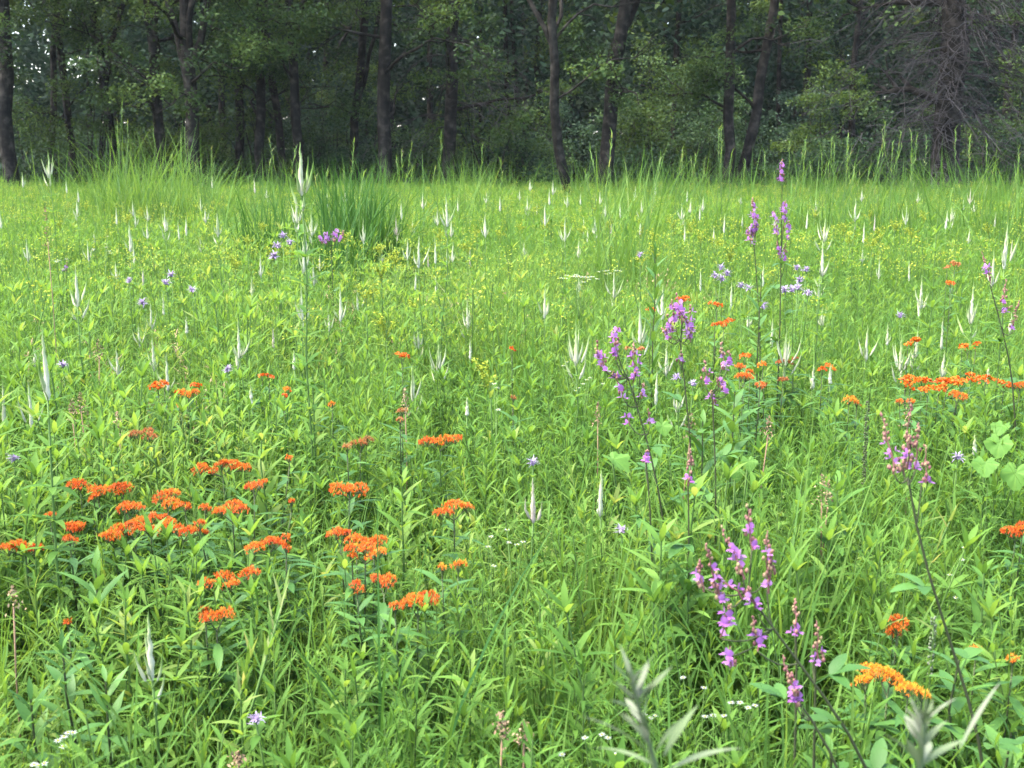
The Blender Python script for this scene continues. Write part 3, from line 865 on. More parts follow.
# ------------------------------------------------------------------ goldenrods coming into bloom
GR = [(128, 217), (143, 211), (272, 250), (262, 225), (247, 238), (290, 252), (345, 235), (380, 247), (395, 256), (412, 224), (440, 234), (467, 246), (477, 230), (500, 233), (520, 226), (381, 268), (366, 290),
      (545, 224), (562, 226), (582, 228), (610, 226), (655, 236), (672, 222), (690, 226), (656, 251), (641, 259), (701, 236), (640, 232), (870, 214), (881, 232), (895, 225), (872, 241), (912, 232), (850, 238), (845, 228),
      (925, 216), (1010, 206), (990, 228), (730, 250), (718, 240), (815, 213), (490, 372), (386, 322), (415, 300), (235, 262), (305, 222), (430, 205), (595, 206), (755, 200), (900, 204), (60, 222), (85, 205), (196, 205), (330, 206)]
for px, py in GR:
    H = .92 if py < 300 else .78
    d = min(dist_for(px, py, H), 22)
    P = at(px, py, d)
    b = base_of(P)
    root = empty('goldenrod', b, None, 'wildflower', 'yellow goldenrods in the far meadow')
    label_later(root, 'yellow green goldenrod plume', px, py)
    gs = G(); tube(gs, path(b, P - [0, 0, .04], 5, 0, .005), np.linspace(.004, .0025, 5), 4, .5)
    build('stem', gs, M_STEM, root, b)
    gl = G(); k = 26
    tt = np.linspace(.3, .92, k)[:, None]
    add_leaves(gl, b * (1 - tt) + P * tt, np.arange(k) * 2.4, rng.uniform(.2, .9, k), rng.uniform(.06, .09, k), .016, nseg=2, a=rng.uniform(.5, 1, k))
    build('foliage', gl, M_FORB, root, b)
    gf = G()
    for j in range(7):
        az = rng.uniform(0, 6); L = rng.uniform(.03, .075)
        q = path(P - [0, 0, rng.uniform(.02, .1)], P + np.array([math.cos(az) * L, math.sin(az) * L, rng.uniform(-.03, .06)]), 4, .02)
        tube(gf, q, .002, 3, .1)
        n = 15
        tt = rng.uniform(.2, 1, n)
        Q = np.stack([np.interp(tt, np.linspace(0, 1, 4), q[:, i]) for i in range(3)], 1) + rng.normal(0, .006, (n, 3))
        diamonds(gf, Q, rng.uniform(.010, .02, n), .009, flat=.4, a=rng.uniform(0, .9, n))
    build('flower_plume', gf, M_YELLOW, root, b)
    clear(P, .09, .05)


# ------------------------------------------------------------------ silvery shoots close to the camera
def silvery_shoot(look, d, tip, foot, lv, lm=None):
    P1, P0 = at(*tip, d), at(*foot, d)
    b = base_of(P0 + [(P0[0] - P1[0]) * .8, 0.02, 0])
    root = empty('silvery_shoot', b, None, 'plant', None)
    label_later(root, look, tip[0], tip[1], skip='the forked silvery shoot')
    q = np.array([b, P0 * .5 + b * .5, P0, P0 * .5 + P1 * .5, P1])
    g = G(); tube(g, q, [.004, .0034, .0028, .002, .0012], 6, .3)
    build('stem', g, M_SILVER, root, b)
    gl = G()
    for (x0, y0, x1, y1, wd, dy) in lv:
        A, B = at(x0, y0, d), at(x1, y1, d + dy)
        v = B - A; L = np.linalg.norm(v)
        add_leaves(gl, A[None], math.atan2(v[1], v[0]), math.asin(v[2] / L) + .22, L * 1.03, wd * .6, droop=.35, nseg=6, fold=.35, a=rng.uniform(.2, .9), twist=rng.normal(0, .5))
    k = 14
    tt = rng.uniform(.1, .9, k)[:, None]
    add_leaves(gl, P0 * (1 - tt) + P1 * tt, rng.uniform(0, 2 * PI, k), rng.uniform(.8, 1.35, k), rng.uniform(.022, .042, k), rng.uniform(.004, .0065, k), droop=rng.uniform(.0, .5, k), nseg=5, fold=.35, a=rng.uniform(.1, .8, k))
    build('foliage', gl, M_SILVER, root, b)
    for x0, y0, x1, y1, wd, dy in lv[:4]: clear(at(x0, y0, d), .04, .1)


silvery_shoot('silvery downy shoot with a forked tip', .95, (629, 672), (655, 764), [
    (634, 700, 627, 658, .008, .01), (636, 698, 610, 664, .009, -.01), (638, 710, 606, 681, .007, -.02), (643, 700, 673, 668, .008, .01), (645, 722, 652, 692, .013, .0),
    (640, 716, 608, 703, .008, -.03), (646, 728, 625, 700, .015, .03), (648, 735, 623, 722, .008, -.02), (656, 752, 688, 718, .010, .0), (655, 758, 578, 722, .012, -.05), (664, 756, 698, 708, .014, .04),
    (672, 768, 742, 752, .016, .03), (654, 765, 590, 752, .014, .06), (648, 745, 640, 728, .01, -.04)])
silvery_shoot('pale silvery shoot with an arching bow leaf', .95, (926, 700), (920, 768), [
    (925, 722, 924, 696, .008, 0), (924, 722, 914, 704, .008, .01), (926, 724, 938, 706, .009, -.01), (922, 744, 904, 716, .018, .02), (922, 748, 948, 722, .016, .01), (918, 764, 880, 736, .012, -.02),
    (921, 766, 968, 742, .014, .03), (960, 748, 1000, 686, .007, .05), (919, 770, 904, 742, .012, -.04), (924, 760, 930, 745, .013, .05)])


# ------------------------------------------------------------------ leafy stalks, dry seed heads and big leaves one can tell apart
def leafy_stalk(look, px, py, H, Ll, Wl, k=34, mat=None, whorl=False, el=(.3, 1.0), tone=(.4, 1), top=1.0, lean=0.0):
    d = dist_for(px, py, H)
    P = at(px, py, d)
    b = base_of(P + [lean, .02, 0])
    root = empty('leafy_stalk', b, None, 'plant', 'tall leafy green stalks')
    label_later(root, look, px, py + 20)
    gs = G(); pts = path(b, P - [0, 0, .02], 7, 0, .004); tube(gs, pts, np.linspace(.005, .002, 7), 5, .5)
    build('stem', gs, M_DSTEM if mat is M_MILKLEAF else M_STEM, root, b)
    gl = G()
    tt = np.linspace(.25, 1, k) ** .8
    Q = np.stack([np.interp(tt, np.linspace(0, 1, 7), pts[:, i]) for i in range(3)], 1)
    if whorl:
        Q = np.repeat(Q[::5], 5, 0)[:k]; az = np.arange(k) * 2 * PI / 5 + np.repeat(rng.uniform(0, 6, k // 5 + 1), 5)[:k]
    else: az = np.arange(k) * 2.39996
    sz = np.interp(tt, [0, .6, .9, 1], [.8, 1, .85, .45 * top])
    add_leaves(gl, Q, az + rng.normal(0, .15, k), rng.uniform(*el, k) + (tt > .93) * .3, Ll * sz * rng.uniform(.85, 1.15, k), Wl * sz, droop=rng.uniform(.2, .8, k), nseg=5 if d < 5 else 3, fold=.22,
               a=rng.uniform(*tone, k))
    build('foliage', gl, mat or M_FORB, root, b)
    clear(P - [0, 0, .12], .06, 0)


leafy_stalk('bright yellow green goldenrod stalk of broad lance leaves', 662, 520, .76, .13, .026, 40, M_BROADLEAF, tone=(.3, 1))
leafy_stalk('second bright leafy stalk of lance leaves', 690, 560, .66, .12, .024, 34, M_BROADLEAF)
leafy_stalk('pale leafy rosette topped stalk', 735, 590, .60, .10, .02, 34, M_FORB)
leafy_stalk('leafy stalk with upright tip leaves', 262, 420, .80, .12, .024, 40, M_FORB, whorl=True)
leafy_stalk('leafy whorled stalk under white spikes', 312, 368, .86, .12, .022, 40, M_FORB, whorl=True)
leafy_stalk('tall whorled leafy stalk standing above the far meadow', 938, 214, 1.3, .12, .02, 45, M_FORB, whorl=True, tone=(.4, .8))
leafy_stalk('dark slender stalk of upright leaves', 655, 245, 1.2, .11, .022, 34, M_MILKLEAF, el=(.8, 1.2))
leafy_stalk('dark leafy stalk behind lilac pompoms', 762, 268, 1.15, .11, .022, 36, M_MILKLEAF, el=(.5, 1.0))
leafy_stalk('dark leafy stalk of broad leaves', 735, 385, .88, .12, .034, 28, M_MILKLEAF, el=(.5, 1.0))
leafy_stalk('second dark stalk of broad leaves', 703, 415, .82, .12, .034, 26, M_MILKLEAF, el=(.5, 1.0))
leafy_stalk('green stalk of broad pointed leaves', 838, 470, .78, .11, .03, 26, M_BROADLEAF, el=(.2, .8), tone=(0, .6))
leafy_stalk('dark green low stalk of broad leaves', 62, 640, .62, .10, .026, 30, M_MILKLEAF, tone=(.3, .9))
leafy_stalk('dark green stalk with folded leaves', 30, 690, .58, .10, .026, 28, M_MILKLEAF, tone=(.3, .9))
leafy_stalk('dark green stalk at the bottom', 105, 672, .60, .10, .024, 28, M_MILKLEAF, tone=(.3, .9))
leafy_stalk('light green stalk beside the lone low spike', 125, 590, .66, .09, .017, 36, M_FORB)
leafy_stalk('light green star leaved stalk', 185, 585, .66, .09, .017, 36, M_FORB, tone=(.6, 1))
leafy_stalk('green stalk with drooping lance leaves', 402, 470, .76, .12, .022, 34, M_FORB)
leafy_stalk('dark tuft of narrow leaves', 28, 440, .8, .11, .02, 34, M_FORB, tone=(.1, .6))
leafy_stalk('leafy stalk rising through orange flowers', 95, 560, .66, .12, .03, 22, M_MILKLEAF, el=(.6, 1.1))
leafy_stalk('narrow leaved tuft', 540, 590, .64, .09, .012, 44, M_FORB)
leafy_stalk('upright green stalk with narrow leaves', 505, 605, .64, .09, .012, 44, M_FORB, tone=(.3, .8))
leafy_stalk('green stalk below orange plates', 345, 660, .60, .10, .018, 36, M_FORB)
leafy_stalk('leafy stalk with pale tip', 240, 690, .58, .09, .018, 36, M_FORB, tone=(.6, 1))
leafy_stalk('leafy stalk low in the centre', 470, 650, .62, .10, .02, 36, M_FORB)
leafy_stalk('green stalk of narrow upright leaves', 985, 560, .70, .10, .02, 30, M_BROADLEAF, tone=(0, .6))
leafy_stalk('broad leaved dark stalk under a tall bud stem', 960, 650, .66, .11, .032, 24, M_MILKLEAF)
leafy_stalk('broad leaved stalk at the corner', 1012, 722, .60, .11, .032, 24, M_MILKLEAF)
leafy_stalk('broad leaved stalk beside leaning magenta stem', 832, 742, .56, .09, .03, 20, M_MILKLEAF)
leafy_stalk('pale stalk with star of leaves', 925, 480, .76, .09, .018, 34, M_FORB)


def heart_leaf_plant(look, pts_px, H):
    Ps = [(at(x, y, dist_for(x, y, H - .02 * i)), s) for i, (x, y, s) in enumerate(pts_px)]
    b = base_of(np.mean([p for p, _ in Ps], 0) + [0, .08, 0])
    root = empty('heart_leaf_plant', b, None, 'plant', None)
    label_later(root, look, pts_px[0][0], pts_px[0][1], skip='the large heart shaped leaf')
    gs = G()
    for P, s in Ps: tube(gs, path(b, P, 6, .05), .0028, 4, .5)
    build('stem', gs, M_STEM, root, b)
    for P, s in Ps:
        gl = G()
        n = 40
        th = np.linspace(0, 2 * PI, n, endpoint=False)
        s = s * .8
        rr = s * (1 + .25 * np.cos(th) + .10 * np.cos(5 * th + .2) - .55 * np.exp(-((th - PI) / .3) ** 2) + .05 * np.sin(17 * th) + rng.normal(0, .03, n))
        tip = np.array([rng.normal(0, .5), -.7, -.75 + rng.normal(0, .3)]); tip /= np.linalg.norm(tip)
        sd = np.cross(tip, [0, 0, 1]); sd /= np.linalg.norm(sd)
        nr = np.cross(sd, tip)
        V, A = [], []
        for f in (0.02, .25, .5, .75, 1.0):
            for k in range(n):
                u, v = rr[k] * f * math.cos(th[k]), rr[k] * f * math.sin(th[k]) * .95
                V.append(P + tip * (u + s * .2) + sd * v + nr * (.3 * abs(v) - .5 * u * u / s * .4 + .07 * s * math.sin(th[k] * 5 + 1) * f))
                A.append(.45 + (.3 if k % 8 == 0 else 0) + rng.normal(0, .06))
        F = [[r * n + k, r * n + (k + 1) % n, (r + 1) * n + (k + 1) % n, (r + 1) * n + k] for r in range(4) for k in range(n)]
        gl.add(V, F, A)
        build('leaf', gl, M_BROADLEAF, root, b)
        clear(P, s * .5, s * .2)


heart_leaf_plant('large heart shaped leaf held over the grass', [(612, 458, .052), (662, 425, .035)], .74)
heart_leaf_plant('broad bright heart leaves in the shade of stalks', [(1000, 440, .05), (985, 462, .045), (1016, 470, .05), (1003, 425, .04)], .74)
heart_leaf_plant('broad leaf pair on thin stalks', [(748, 460, .03), (735, 470, .028)], .74)


def seed_head(look, px, py, H, sp, tone=.5):
    d = dist_for(px, py, H)
    P = at(px, py, d); L = sp * d / 1200
    b = base_of(P + [rng.normal(0, .03), .02, 0])
    root = empty('dry_seed_head', b, None, 'plant', 'dry brown seed heads')
    label_later(root, look, px, py + sp / 2)
    gs = G(); tube(gs, path(b, P - [0, 0, L * .9], 5, 0, .004), .002, 4, .3)
    build('stem', gs, M_DRY, root, b)
    gf = G()
    n = int(50 + L * 300)
    tt = rng.uniform(0, 1, n)
    w = (.010 * (1 - tt) + .002)[:, None]
    Q = P - np.array([0, 0, 1.0]) * (L * (1 - tt))[:, None] + rng.normal(0, 1, (n, 3)) * w * [1, 1, .6]
    diamonds(gf, Q, rng.uniform(.006, .012, n), .005, flat=0, a=np.clip(rng.normal(tone, .25, n), 0, 1))
    build('seed_spike', gf, M_DRY, root, b)
    clear(P - [0, 0, L * .5], .03, L * .4)


for look, px, py, H, sp, tone in [
        ('tall dark brown dead spike', 45, 204, 1.35, 42, .1), ('rusty brown seed head', 98, 338, .85, 22, .2), ('dark rusty seed head', 71, 400, .78, 20, .2), ('brown seed spike', 80, 392, .78, 22, .3),
        ('tall tan seed head', 117, 412, .78, 26, .5), ('brown seed spike by dark stalks', 691, 412, .82, 30, .4), ('pink brown seed spike', 769, 416, .82, 22, .3), ('thin brown seed tuft', 823, 474, .76, 34, .5),
        ('pale brown seed tuft', 829, 480, .74, 30, .7), ('reddish seed tuft low at the bottom', 502, 712, .60, 34, .4), ('second reddish seed tuft', 524, 722, .58, 28, .4), ('tan seed clump', 12, 586, .68, 26, .7),
        ('dark brown seed spike beside orange flowers', 909, 400, .80, 26, .2), ('brown fading spike', 598, 402, .74, 22, .2), ('dry brown seed mass at the bottom edge', 238, 752, .54, 14, .2), ('tan dry wisp', 405, 388, .78, 30, .8)]:
    seed_head(look, px, py, H, sp, tone)

# the tall green bud spike and the greenish downy spike
def bud_stalk(look, px, py, H, sp, pale):
    d = dist_for(px, py, H); P = at(px, py, d); L = sp * d / 1200
    b = base_of(P + [.01, .02, 0])
    root = empty('bud_stalk', b, None, 'plant', None)
    label_later(root, look, px, py + sp / 2)
    gs = G(); tube(gs, path(b, P, 8, 0, .003), np.linspace(.003, .0014, 8), 4, .3)
    build('stem', gs, M_STEM, root, b)
    gf = G()
    for z in np.arange(0, L, .007):
        for k in range(3):
            az = rng.uniform(0, 6)
            blob(gf, P + [math.cos(az) * .005, math.sin(az) * .005, -z], .0028, rng.uniform(.2, .8), 0, 1.2)
    build('bud_spike', gf, M_SILVER if pale else M_DSTEM, root, b)
    clear(P - [0, 0, L * .5], .03, L * .5)


bud_stalk('straight thin stalk beaded with dark green buds', 868, 402, .84, 88, False)
bud_stalk('pale green downy spike', 934, 618, .68, 66, True)


# ------------------------------------------------------------------ tall grass clumps
def grass_clump(look, px, d, H, n, rad, mat, heads=0, wid=.010, spread=.28, lmy=190):
    X = (px - 512) / FPX * d
    near_ = d < 6
    b = np.array([X, d, 0])
    root = empty('tall_grass_clump', b, None, 'grass clump', 'tall grass clumps above the meadow')
    label_later(root, look, px, lmy, skip=None)
    n = n if near_ else int(n * 1.1)
    az = rng.uniform(0, 2 * PI, n)
    rr = rad * np.sqrt(rng.uniform(0, 1, n))
    a2 = rng.uniform(0, 2 * PI, n)
    P = b + np.stack([rr * np.cos(a2), rr * np.sin(a2), rng.uniform(0, .3, n) * H], 1)
    L = H * rng.uniform(.5, 1.0, n) - P[:, 2] * .6
    g = G()
    add_leaves(g, P, az, PI / 2 - np.abs(rng.normal(0, spread, n)), L, wid * rng.uniform(.7, 1.2, n), droop=np.abs(rng.normal(.35, .4, n)) if near_ or mat is M_DARKGRASS else np.abs(rng.normal(.6, .55, n)), nseg=6, fold=.25, prof=BLADE, a=rng.uniform(0, .8, n), twist=rng.normal(0, .6, n))
    build('blades', g, mat, root, b)
    if heads:
        for i in range(heads):
            gs = G()
            q = b + np.array([rng.normal(0, rad * .5), rng.normal(0, rad * .5), 0])
            tp = q + np.array([rng.normal(0, .17), rng.normal(0, .17), H * rng.uniform(.6, 1.1)])
            pts = path(q, tp, 8, 0, .01)
            tube(gs, pts, np.linspace(.005, .002, 8), 4, .4)
            k = 12
            t = np.linspace(.80, 1, k)
            Q = np.stack([np.interp(t, np.linspace(0, 1, 8), pts[:, j]) for j in range(3)], 1)
            add_leaves(gs, Q, rng.uniform(0, 6, k), rng.uniform(.9, 1.45, k), .07, .009, droop=.2, nseg=2, fold=0, prof=BLADE, a=rng.uniform(.4, 1, k), m=1)
            build('flowering_stem', gs, [M_STEM, M_GRASS], root, b)


CLUMPS = [
    ('tall pale grass clump, thickest on the wood edge', 152, 19.0, 2.1, 250, .85, M_GRASS, 8), ('pale loose grass clump', 118, 19.6, 1.8, 110, .5, M_GRASS, 5), ('pale grass clump of fine blades', 195, 18.4, 1.72, 130, .55, M_GRASS, 6),
    ('dark lush grass clump with arching blades', 362, 11.5, 1.5, 460, .33, M_DARKGRASS, 0), ('dark lush low grass tuft', 272, 12.0, 1.38, 120, .3, M_DARKGRASS, 0), ('lush grass tuft with upright blades', 335, 10.5, 1.45, 110, .35, M_DARKGRASS, 3),
    ('fine grass clump in front of the woods', 430, 16.0, 1.65, 60, .5, M_GRASS, 8), ('tall fine grass clump with seed stalks', 622, 10.0, 1.62, 80, .30, M_GRASS, 9), ('thin tall grass stalks', 682, 15.0, 1.62, 30, .5, M_GRASS, 7),
    ('thin tall grass stalks', 720, 15.0, 1.72, 30, .4, M_GRASS, 7), ('fine tall grass line', 820, 15.5, 1.74, 50, .6, M_GRASS, 10), ('fine tall grass line', 862, 15.0, 1.70, 50, .6, M_GRASS, 9),
    ('fine tall grass line', 905, 14.5, 1.78, 60, .6, M_GRASS, 12), ('fine tall grass line', 965, 14.5, 1.74, 60, .6, M_GRASS, 10), ('fine tall grass line', 1005, 14.0, 1.72, 60, .5, M_GRASS, 9),
    ('fine tall grass line', 1050, 14.5, 1.74, 60, .6, M_GRASS, 9), ('fine tall grass line', 775, 16, 1.66, 40, .6, M_GRASS, 8), ('sparse grass tuft with seed stalks', 480, 17.0, 1.6, 34, .5, M_GRASS, 6),
    ('sparse grass tuft with seed stalks', 245, 13.5, 1.6, 50, .5, M_GRASS, 6), ('sparse grass tuft with seed stalks', 320, 12.5, 1.6, 40, .5, M_GRASS, 6), ('sparse grass tuft with seed stalks', 395, 13.5, 1.55, 40, .5, M_GRASS, 5),
    ('coarse upright grass tuft of broad blades', 775, 2.7, .98, 60, .10, M_GRASS, 0), ('coarse bright grass tuft', 835, 2.0, .84, 60, .12, M_GRASS, 0), ('long bladed grass tuft', 395, 2.2, .98, 18, .06, M_DARKGRASS, 0),
    ('arching fine grass tuft', 560, 2.5, .78, 70, .12, M_GRASS, 0), ('fine arching grass tuft', 600, 3.0, .80, 60, .14, M_GRASS, 0), ('slender bladed grass tuft', 100, 2.1, .82, 20, .08, M_GRASS, 2),
    ('dark green grass tuft', 240, 4.2, .82, 60, .12, M_DARKGRASS, 0), ('coarse grass tuft by the bottom edge', 770, 1.65, .74, 50, .12, M_GRASS, 0), ('grassy tuft of thin blades', 880, 2.8, .86, 40, .12, M_GRASS, 1)]
for c in CLUMPS:
    near = c[2] < 6
    ly = 384 - FPX * math.tan(math.atan2(c[3] * (.8 if near else .95) - 1.6, c[2]) - PITCH)
    grass_clump(*c[:7], heads=c[7], wid=.009 if near else .018 if c[6] is M_DARKGRASS else .014, spread=.22 if near else .19, lmy=ly)

# ------------------------------------------------------------------ the meadow itself: grasses, leafy forbs and low cover nobody could count
HEADS_A = np.array(HEADS)


def capped(X, Y, top):
    """Lower a plant that would stand between the path of the camera and a flower head (a trodden-down, mown-looking gap in front of each)."""
    lim = top.copy()
    for hx, hy, hz, hr in HEADS_A:
        dd = np.hypot(hx, hy)
        ux, uy = hx / dd, hy / dd
        along = X * ux + Y * uy
        across = np.abs(X * uy - Y * ux)
        zl = 1.6 + (hz - 1.6) * along / dd
        m = (along < dd + .04) & (along > dd - max(2.2, dd * .35)) & (across < hr + .05)
        lim = np.where(m, np.minimum(lim, zl - .015), lim)
    return lim


def forb_tpl(k, Ll, Wl, nseg, fold, el, stem=True, H=.6, lo=.15, size_top=.6, order=2.39996, yellow=0.0):
    g = G()
    pts = path([0, 0, 0], [rng.normal(0, .03), rng.normal(0, .03), H], 5, 0, .006)
    if stem: tube(g, pts, np.linspace(.0034, .0014, 5), 3, rng.uniform(.2, .6), 1)
    tt = np.linspace(lo, 1, k) ** .75
    Q = np.stack([np.interp(tt, np.linspace(0, 1, 5), pts[:, i]) for i in range(3)], 1)
    sz = np.interp(tt, [0, .5, .85, 1], [.75, 1, .9, size_top])
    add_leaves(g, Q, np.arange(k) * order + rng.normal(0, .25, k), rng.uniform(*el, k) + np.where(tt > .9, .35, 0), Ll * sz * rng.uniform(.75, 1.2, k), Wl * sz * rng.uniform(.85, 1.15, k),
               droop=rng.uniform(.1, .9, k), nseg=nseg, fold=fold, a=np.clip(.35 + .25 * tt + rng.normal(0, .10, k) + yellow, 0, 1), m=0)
    return g.arr() + (H,)


def grass_tpl(n, H, wid, nseg, spread=.25, rad=.05, dr=(.5, .5)):
    g = G()
    az = rng.uniform(0, 2 * PI, n)
    P = np.stack([rng.normal(0, rad, n), rng.normal(0, rad, n), np.zeros(n)], 1)
    add_leaves(g, P, az, PI / 2 - np.abs(rng.normal(0, spread, n)), H * rng.uniform(.55, 1.15, n), wid * rng.uniform(.6, 1.2, n), droop=np.abs(rng.normal(*dr, n)), nseg=nseg, fold=0, prof=BLADE,
               a=np.clip(rng.normal(.4, .15, n), 0, 1), twist=rng.normal(0, .8, n))
    return g.arr() + (H,)


def fine_tpl(H, n=14):
    """A stem with short side sprays of tiny narrow leaves."""
    g = G()
    pts = path([0, 0, 0], [rng.normal(0, .03), rng.normal(0, .03), H], 5, 0, .006)
    tube(g, pts, np.linspace(.003, .001, 5), 3, .5, 1)
    for t in np.linspace(.35, .98, n):
        c = np.array([np.interp(t, np.linspace(0, 1, 5), pts[:, i]) for i in range(3)])
        az = rng.uniform(0, 6); L = rng.uniform(.03, .09) * (1.3 - t * .6)
        e = c + np.array([math.cos(az) * L, math.sin(az) * L, L * rng.uniform(.55, 1.25)])
        k = 7
        s = rng.uniform(.1, 1, k)[:, None]
        add_leaves(g, c * (1 - s) + e * s, az + rng.normal(0, 1.0, k), rng.uniform(0, 1.2, k), rng.uniform(.018, .035, k), .0045, nseg=2, fold=0, a=np.clip(rng.normal(.5, .15, k), 0, 1), droop=.4)
    return g.arr() + (H,)


def whorl_tpl(H, nseg, n=6):
    g = G()
    pts = path([0, 0, 0], [rng.normal(0, .02), rng.normal(0, .02), H], 5)
    tube(g, pts, np.linspace(.004, .0018, 5), 3, .4, 1)
    for t in np.linspace(.3, 1, n):
        c = np.array([np.interp(t, np.linspace(0, 1, 5), pts[:, i]) for i in range(3)])
        k = 5
        add_leaves(g, np.repeat(c[None], k, 0), rng.uniform(0, 6) + np.arange(k) * 2 * PI / k, rng.uniform(.3, .8, k) + (.5 if t > .95 else 0), rng.uniform(.075, .105, k) * (1 if t < .95 else .7), .0145, nseg=nseg, fold=.2 if nseg > 2 else 0,
                   a=np.clip(rng.normal(.45, .12, k) + .15 * t, 0, 1), droop=rng.uniform(.2, .8, k))
    return g.arr() + (H,)


def scatter(name, tpls, X, Y, H, tone, mats, label):
    """Every plant a turned, stretched and leaning copy of one of the TPLS, all in one mesh."""
    n = len(X)
    pick = rng.integers(0, len(tpls), n)
    yaw = rng.uniform(0, 2 * PI, n)
    lx, ly = rng.normal(0, .12, n), rng.normal(0, .12, n)
    Vs, Fs, As, Ms, off = [], [], [], [], 0
    for k, (V, F, A, M, h0) in enumerate(tpls):
        i = np.where(pick == k)[0]
        if len(i) == 0: continue
        sz = (H[i] / h0)[:, None]
        sx = np.clip(sz, .75, 1.4)
        c, s = np.cos(yaw[i])[:, None], np.sin(yaw[i])[:, None]
        x = (V[None, :, 0] * c - V[None, :, 1] * s) * sx
        y = (V[None, :, 0] * s + V[None, :, 1] * c) * sx
        z = V[None, :, 2] * sz
        x = x + lx[i][:, None] * z + X[i][:, None]
        y = y + ly[i][:, None] * z + Y[i][:, None]
        Vs.append(np.stack([x, y, z], 2).reshape(-1, 3))
        nv = len(V)
        Fs.append((F[None] + (np.arange(len(i)) * nv)[:, None, None]).reshape(-1, 4) + off)
        off += nv * len(i)
        As.append(np.clip(A[None] + tone[i][:, None], 0, 1).ravel())
        Ms.append(np.tile(M, len(i)))
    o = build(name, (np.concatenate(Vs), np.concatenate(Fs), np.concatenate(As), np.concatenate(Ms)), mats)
    return tag(o, label, 'grass' if 'grass' in name else 'plants', kind='stuff')


def plots(d0, d1, dens, margin=1.0):
    xs, ys = [], []
    area = .43 * (d1 * d1 - d0 * d0) + 2 * margin * (d1 - d0)
    n = int(area * dens * 1.0)
    y = np.sqrt(rng.uniform(d0 * d0, d1 * d1, n * 2))
    y = np.where(rng.random(n * 2) < .25, rng.uniform(d0, d1, n * 2), y)
    hw = .43 * y + margin
    x = rng.uniform(-1, 1, n * 2) * hw
    return x[:n], y[:n]


def canopy(x, y):
    return .46 + .20 * noise2(x, y, 1.1) + .10 * noise2(x + 31, y, .35)


def patch_tone(x, y):
    return (noise2(x, y + 9, .8) - .5) * .34 + (noise2(x + 77, y, 3.0) - .5) * .22 + rng.normal(0, .07, len(x))


def place(x, y, H):
    Hc = capped(x, y, H)
    keep = Hc > .16
    return x[keep], y[keep], Hc[keep]


FM = [M_FORB, M_STEM]
ZONES = [('near', .85, 5.2, 180, 95, 36), ('mid', 5.2, 13, 92, 48, 16), ('far', 13, 36, 30, 18, 5)]
for zone, d0, d1, nf, ng, nx in ZONES:
    if zone == 'near':
        ft = [forb_tpl(32, .082, .0108, 3, .25, (.55, 1.25)) for _ in range(6)] + [forb_tpl(42, .062, .0068, 3, .2, (.55, 1.25)) for _ in range(5)] + [forb_tpl(26, .085, .0125, 4, .22, (.2, .9)) for _ in range(4)] + [whorl_tpl(.6, 3) for _ in range(4)]
        gt = [grass_tpl(16, .6, .0055, 5) for _ in range(6)] + [grass_tpl(12, .62, .0035, 5, .35, .06, (.9, .6)) for _ in range(5)] + [grass_tpl(9, .6, .008, 5) for _ in range(3)]
        xt = [fine_tpl(.6, 16) for _ in range(7)]
    elif zone == 'mid':
        ft = [forb_tpl(18, .088, .0130, 2, 0, (.55, 1.25)) for _ in range(6)] + [forb_tpl(24, .068, .0092, 2, 0, (.55, 1.25)) for _ in range(5)] + [whorl_tpl(.6, 2, 5) for _ in range(3)]
        gt = [grass_tpl(15, .6, .007, 4) for _ in range(6)] + [grass_tpl(12, .62, .005, 4, .35, .06, (.9, .6)) for _ in range(4)]
        xt = [fine_tpl(.6, 10) for _ in range(6)]
    else:
        ft = [forb_tpl(16, .11, .022, 2, 0, (.55, 1.25), lo=.4) for _ in range(8)]
        gt = [grass_tpl(16, .6, .012, 3, .22, .12) for _ in range(8)]
        xt = [fine_tpl(.6, 7) for _ in range(4)]
    x, y = plots(d0, d1, nf)
    H = canopy(x, y) * rng.uniform(.7, 1.15, len(x)) * (.85 + .35 * noise2(x + 11, y, 2.6))
    x, y, H = place(x, y, H)
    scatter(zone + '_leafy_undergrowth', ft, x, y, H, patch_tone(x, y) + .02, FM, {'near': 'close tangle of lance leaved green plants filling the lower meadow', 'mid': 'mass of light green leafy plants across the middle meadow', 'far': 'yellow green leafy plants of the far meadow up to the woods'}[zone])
    x, y = plots(d0, d1, ng)
    gn = noise2(x + 200, y, 1.7)
    H = (canopy(x, y) + .06 + (.1 if zone == 'near' else .26) * gn) * rng.uniform(.7, 1.2, len(x))
    k = rng.random(len(x)) < .35 + .9 * gn
    x, y, H = place(x[k], y[k], H[k])
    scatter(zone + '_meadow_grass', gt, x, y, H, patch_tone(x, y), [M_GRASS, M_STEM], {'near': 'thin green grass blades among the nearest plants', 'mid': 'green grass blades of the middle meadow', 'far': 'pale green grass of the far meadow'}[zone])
    x, y = plots(d0, d1, nx)
    H = canopy(x, y) * rng.uniform(.8, 1.12, len(x))
    x, y, H = place(x, y, H)
    scatter(zone + '_feathery_undergrowth', xt, x, y, H, patch_tone(x, y) + .1, FM, {'near': 'feathery small leaved green sprays near the camera', 'mid': 'feathery green sprays of the middle meadow', 'far': 'feathery pale sprays of the far meadow'}[zone])

